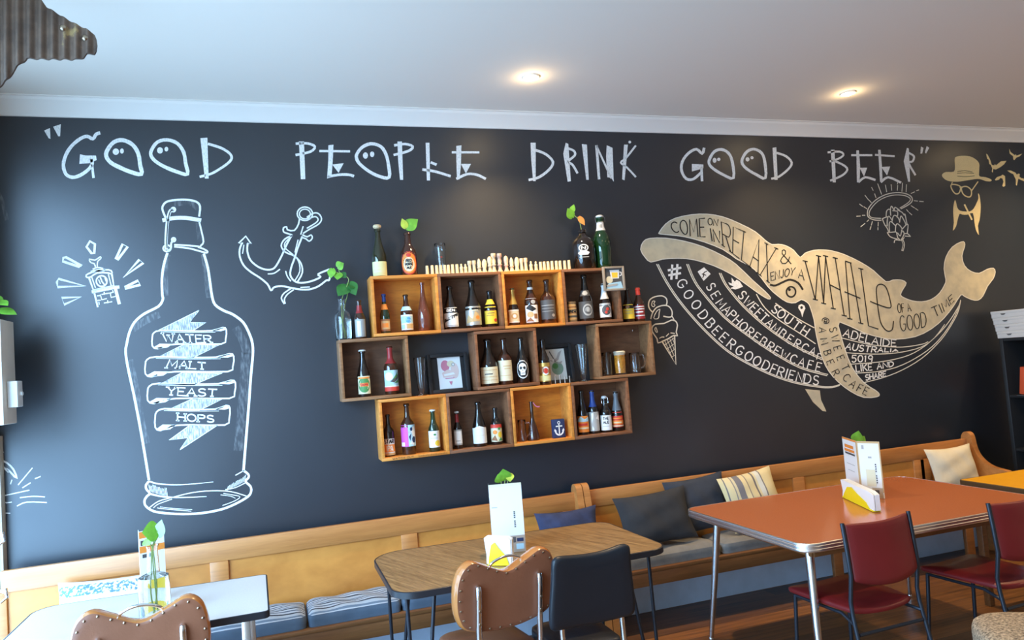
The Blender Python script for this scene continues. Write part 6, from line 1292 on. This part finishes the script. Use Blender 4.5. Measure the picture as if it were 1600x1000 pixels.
# red chairs
def red_chair(label, loc, rz):
    t = thing('red_chair', label, 'chair', (*loc, 0), rz, 'red vinyl chairs at the red table')
    w = .186; lean = math.tan(math.radians(7))
    def L(x, z, off): return Vector((x, -.20+(.84-z)*lean*-1+off-.030*(1-(x/w)**2), z))
    P = [(p.x, p.y) for p in smooth_pts([V2(p) for p in [(-w,.605),(-w,.68),(-w,.76),(-w,.825),(-w+.012,.838),(-.09,.836),(0,.834),(.09,.836),(w-.012,.838),(w,.825),(w,.76),(w,.68),(w,.605),(w-.02,.585),(.09,.568),(0,.562),(-.09,.568),(-w+.02,.585)]], 3, True)]
    cen = Vector((0, .70)); bm = NB()
    add_loft(bm, [[L(x*(1-k/(w*.75)), cen.y+(z-cen.y)*(1-k/.138), off) for x, z in P] for k, off in ((.12, .020), (.09, .021), (.06, .022), (.03, .022), (.008, .021), (.001, .015), (0, .010), (.001, .005), (.006, 0), (.03, -.001), (.06, -.001), (.09, 0), (.12, .001))]); obj('backrest', bm, m_redv, t, angle=60)
    for s in (-1, 1):
        x = s*(w+.010); bm = NB(); add_tube(bm, [(x, -.195, .845), (x, -.206, .75), (x, -.218, .62), (x, -.200, .50), (x, -.205, .44), (x*1.03, -.245, .25), (x*1.06, -.30, .006)], .0095, 10); obj('rear_leg', bm, m_frame_d, t)
        bm = NB(); add_tube(bm, [(s*.165, .20, .425), (s*.17, .215, .2), (s*.178, .23, .006)], .0095, 10); obj('front_leg', bm, m_frame_d, t)
    bm = NB()
    for s in (-1, 1): add_tube(bm, [(s*(w+.008), -.212, .40), (s*.16, -.10, .418), (s*.165, .20, .42)], .008, 8)
    add_tube(bm, [(-w, -.222, .36), (w, -.222, .36)], .008, 8); obj('seat_frame', bm, m_frame_d, t)
    bm = NB(); sp = [(p.x, p.y) for p in smooth_pts([V2(p) for p in [(-.165,-.185),(-.10,-.205),(0,-.212),(.10,-.205),(.165,-.185),(.178,-.15),(.19,0),(.198,.16),(.19,.215),(.15,.235),(0,.24),(-.15,.235),(-.19,.215),(-.198,.16),(-.19,0),(-.178,-.15)]], 3, True)]
    add_loft(bm, [[Vector((x*k, .01+(y-.01)*k, z+.012*(abs(x)/.2)**2)) for x, y in sp] for k, z in ((.93, .428), (.99, .430), (1, .438), (.995, .446), (.96, .452), (.6, .455))]); obj('seat', bm, m_redv, t, angle=60)
    return t
red_chair('red vinyl chair with dark tubular frame at the red table, nearest the brown table', (2.565, -1.585), math.radians(2))
red_chair('red vinyl chair with dark tubular frame at the red table, below the yellow table', (3.335, -1.655), math.radians(4))
# tweed stool in the near right corner
m_tweed = mat('tweed_oatmeal', (0.33, 0.25, 0.165), rough=.98, var=.75, vscale=105, bump=.9, bscale=170)
t = thing('upholstered_stool', 'stool with oatmeal tweed seat in the near right corner', 'stool', (2.80, -2.36, 0), math.radians(-34))
bm = NB(); N = 48
def se(a, e=3.2): c, s = math.cos(a), math.sin(a); return (math.copysign(abs(c)**(2/e), c), math.copysign(abs(s)**(2/e), s))
ps = [se(2*PI*i/N) for i in range(N)]
add_loft(bm, [[Vector((u*.24*k, v*.24*k, z)) for u, v in ps] for k, z in ((.9, .36), (.98, .365), (1, .385), (1.005, .42), (1, .445), (.975, .462), (.92, .473), (.8, .480), (.5, .486))]); obj('seat', bm, m_tweed, t, angle=60)
for sx in (-1, 1):
    for sy in (-1, 1):
        bm = NB(); add_tube(bm, [(sx*.16, sy*.16, .362), (sx*.19, sy*.19, .004)], [.02, .013], 12); obj('leg', bm, m_pewd, t)

# ------------------------------------------------------------------ things on the left wall
m_rust = bpy.data.materials.new('rusty_metal'); m_rust.use_nodes = True; n, l = nodes_of(m_rust); b = n['Principled BSDF']
tc = n.new('ShaderNodeTexCoord'); no = n.new('ShaderNodeTexNoise'); no.inputs['Scale'].default_value = 7; no.inputs['Detail'].default_value = 8; no.inputs['Roughness'].default_value = .65
cr = n.new('ShaderNodeValToRGB'); e = cr.color_ramp.elements; e[0].position = .35; e[0].color = (.085, .058, .045, 1); e[1].position = .62; e[1].color = (.20, .13, .09, 1); q = e.new(.68); q.color = (.42, .29, .13, 1)
l.new(tc.outputs['Object'], no.inputs['Vector']); l.new(no.outputs['Fac'], cr.inputs['Fac']); l.new(cr.outputs['Color'], b.inputs['Base Color']); b.inputs['Roughness'].default_value = .55; b.inputs['Metallic'].default_value = .35
YB = -1.5
topl = [(-62,-70),(-20,-62),(20,-40),(50,-18),(65,0),(72,10),(85,18),(95,24),(105,30),(120,38),(135,45),(147,53),(150,60),(151.5,70)]
botl = [(-62,196),(-40,176),(-20,154),(0,133),(6,128),(14,121),(20,110),(32,98),(42,90.5),(60,91),(80,91.5),(120,92),(130,89),(136,84),(147,83),(150.5,78),(151.5,70)]
def lerp_y(P, x):
    for (x0, y0), (x1, y1) in zip(P, P[1:]):
        if x0 <= x <= x1: return y0+(y1-y0)*(x-x0)/max(1e-6, x1-x0)
    return P[-1][1]
base_ = W(0, 60, YB); t = thing('metal_cutout', 'rusty corrugated metal snout-shaped cutout at the top left', 'wall sculpture', (base_.x, YB, base_.z))
bm = NB(); fr, bk = [], []; O = Vector((base_.x, YB, base_.z)); NX = 150
for i in range(NX+1):
    x = -62+213.5*i/NX; a, c = lerp_y(topl, x), lerp_y(botl, x); row, rw2 = [], []
    off = .0065*math.sin(2*PI*(x+4)/18.2)
    for j in range(9):
        p = W(x, a+(c-a)*j/8, YB)-O; row.append(bm.verts.new(p+Vector((0, off, 0)))); rw2.append(bm.verts.new(p+Vector((0, off+.012, 0))))
    fr.append(row); bk.append(rw2)
for i in range(NX):
    for j in range(8):
        bm.faces.new((fr[i][j], fr[i+1][j], fr[i+1][j+1], fr[i][j+1])); bm.faces.new((bk[i][j], bk[i][j+1], bk[i+1][j+1], bk[i+1][j]))
    bm.faces.new((fr[i][0], bk[i][0], bk[i+1][0], fr[i+1][0])); bm.faces.new((fr[i][8], fr[i+1][8], bk[i+1][8], bk[i][8]))
bmesh.ops.remove_doubles(bm, verts=bm.verts[:], dist=1e-5)
obj('corrugated_sheet', bm, m_rust, t, angle=50)
for x, y in ((99, 45), (133, 60)):
    bm = NB(); add_lathe(bm, [(.012, 0), (.011, .004), (.006, .008), (0, .009)], 12)
    for v in bm.verts: v.co = Vector((v.co.x, -v.co.z, v.co.y))
    p = W(x, y, YB)-O; obj('rivet', bm, m_stud, t, loc=(p.x, .0065*math.sin(2*PI*(x+4)/18.2)-.001, p.z))
xw = W(-62, 60, YB).x; bm = NB(); add_box(bm, ((XL+.002+xw+.04)/2-O.x, .018, .02), (abs(xw+.04-XL-.002), .03, .05), .003); obj('bracket', bm, m_rust, t)
# white wall box with a switch box on its side and a small plant on top
m_boxw = mat('painted_box', (0.74, 0.66, 0.56), rough=.5, var=.05, vscale=6)
r0, r1 = W(21.5, 503, -.30), W(25.5, 661, -.30); bx1 = (r0.x+r1.x)/2; z1, z0 = r0.z, r1.z
t = thing('wall_box', 'tall cream wall box on the left wall below the small plant', 'box', (XL+.001, -.39, z0))
bm = NB(); add_box(bm, ((bx1-XL)/2, 0, (z1-z0)/2), (bx1-XL-.002, .19, z1-z0), .004); obj('box_body', bm, m_boxw, t)
sa, sb = W(10, 596, -.43), W(28, 636, -.43)
bm = NB(); ww = max(.04, sb.x-bx1); add_box(bm, (bx1+ww/2+.0005-XL-.001, -.0, (sa.z+sb.z)/2-z0), (ww, .08, sa.z-sb.z), .004); sw = obj('switch_box', bm, mat('plastic_white', (.78, .78, .76), rough=.35), t); sw['label'] = 'white plastic switch box on the side'
bm = NB(); add_lathe(bm, [(.012, 0), (.011, .010), (.008, .012), (0, .0122)], 14)
for v in bm.verts: v.co = Vector((v.co.z, v.co.x, v.co.y))
obj('knob', bm, mat('plastic_white', (.78, .78, .76)), sw, loc=(bx1+ww+.0005-XL-.001, 0, (sa.z+sb.z)/2-z0))
q = Vector((XL+.09, -.38, z1+.0006)); 
t = thing('potted_plant', 'small green plant in a pinkish pot on top of the cream wall box', 'plant', q)
bm = NB(); add_lathe(bm, [(0, 0), (.030, 0), (.040, .045), (.043, .05), (.038, .05), (.036, .04), (0, .04)], 20); obj('pot', bm, mat('pot_pink', (.50, .33, .28), rough=.7), t)
for i, (dx, dy, dz, L_) in enumerate(((.08, -.02, .10, .08), (.03, -.05, .13, .08), (-.04, .02, .14, .08), (.05, .05, .12, .08), (.095, .02, .06, .07))):
    bm = NB(); add_tube(bm, smooth_pts([(0, 0, .035), (dx*.3, dy*.3, dz*.7), (dx*.6, dy*.6, dz)], 4), .003, 6); obj('stem', bm, m_stem, t)
    obj('leaf', leaf_bm((dx*.6, dy*.6, dz), (dx*1.4, dy*1.4-.03, dz-.03), .07, (.3, -.6, .8)), m_leaf, t, angle=80)
# window latches beside the post
for px_, py_, nm_ in ((9, 834, 'upper'), (14, 922, 'lower')):
    q = W(px_, py_, -.30); t = thing('window_latch', '%s silver window latch at the left edge beside the pew end' % nm_, 'latch', (XL+.001, -.30, q.z)); ln = q.x-XL
    bm = NB(); add_box(bm, (.004, 0, 0), (.008, .035, .07), .002); obj('plate', bm, m_chrome, t)
    bm = NB(); add_tube(bm, [(.006, 0, 0), (ln*.7, -.01, .004), (ln*.95, -.015, -.004)], [.008, .008, .009], 10); add_tube(bm, [(ln*.90, -.012, .012), (ln*.97, -.018, -.03), (ln*.75, -.02, -.05)], [.009, .008, .006], 10); obj('lever', bm, m_chrome, t)

# ------------------------------------------------------------------ black shelf rack at the right end
m_rack = mat('rack_black', (0.022, 0.023, 0.025), rough=.45); XF = 5.46
zt = on(1560, 529, 0, XF).z; q2_, q3_ = on(1585, 617, 0, XF), on(1593, 701, 0, XF); RY0, RY1 = -.16, -1.55; RD = .42
t = thing('shelf_rack', 'black shelf rack at the right edge carrying the pizza boxes', 'shelf', (XF+RD/2, (RY0+RY1)/2, 0)); oy = (RY0+RY1)/2; ln = RY0-RY1
bm = NB(); add_box(bm, (RD/2-.009, 0, zt/2), (.018, ln, zt), .002); obj('back_panel', bm, m_rack, t)
for s in (-1, 1):
    bm = NB(); add_box(bm, (-.01, s*(ln-.03)/2, zt/2), (RD-.022, .03, zt), .003); obj('side_panel', bm, m_rack, t)
for zz, y0 in ((zt-.0125, None), (q2_.z-.011, q2_.y), (q3_.z-.011, q3_.y), (.20, None)):
    bm = NB(); add_box(bm, (-.01, 0, zz), (RD-.03, ln-.062, .022), .002); obj('shelf', bm, m_rack, t)
    if y0 is not None:
        bm = NB(); add_box(bm, (-RD/2+.001, (y0+RY1)/2-oy, zz+.006), (.006, y0-RY1-.04, .009), .001); obj('metal_edge', bm, m_chromes, t)
m_card = mat('pizza_card', (0.66, 0.62, 0.57), rough=.8, var=.04, vscale=10)
hb = (on(1553, 487, 0, XF).z-on(1557, 529, 0, XF).z)/4
for i, nm_ in enumerate(('lowest', 'second from the bottom', 'third from the bottom', 'topmost')):
    y0 = on(1557-2.0*i, 520, 0, XF).y; z0 = zt+.0006+i*(hb+.0004)
    t = thing('pizza_box', 'white pizza box on the black rack, %s of the stack' % nm_, 'box', (XF+.18, y0-.18, z0), 0, 'stacked pizza boxes')
    bm = NB(); add_box(bm, (0, 0, hb*.42), (.355, .355, hb*.84), .002); obj('tray', bm, m_card, t)
    bm = NB(); add_box(bm, (0, 0, hb*.80), (.36, .36, hb*.40), .002); obj('lid', bm, m_card, t)
    bm = NB(); add_prism(bm, [(.118, hb*.62), (.072, hb*.62), (.084, hb*.40), (.106, hb*.40)], lambda u, v, k: Vector((-.1806-(0 if k else .0006), u-.02, v))); obj('tab_slot', bm, mat('slot_dark', (.12, .11, .10), rough=.8), t)
q = on(1596, 614, 0, XF+.03); bm = NB(); add_box(bm, (0, 0, .11), (.16, .05, .21), .002, rot=Matrix.Rotation(math.radians(8), 3, 'X'))
lo = min(v.co.z for v in bm.verts)
for v in bm.verts: v.co.z -= lo
tag(obj('red_book', bm, P_('book_red', (.62, .09, .03), .5), loc=(XF+.10, q.y-.03, q2_.z+.0006)), 'red-orange book leaning on a shelf of the black rack', 'book')
q = on(1594, 735, 0, XF+.02); bm = NB(); add_box(bm, (0, 0, .05), (.10, .12, .10), .004)
tag(obj('white_carton', bm, p_white, loc=(XF+.09, q.y-.06, .2116)), 'small white carton low on the black rack', 'box')
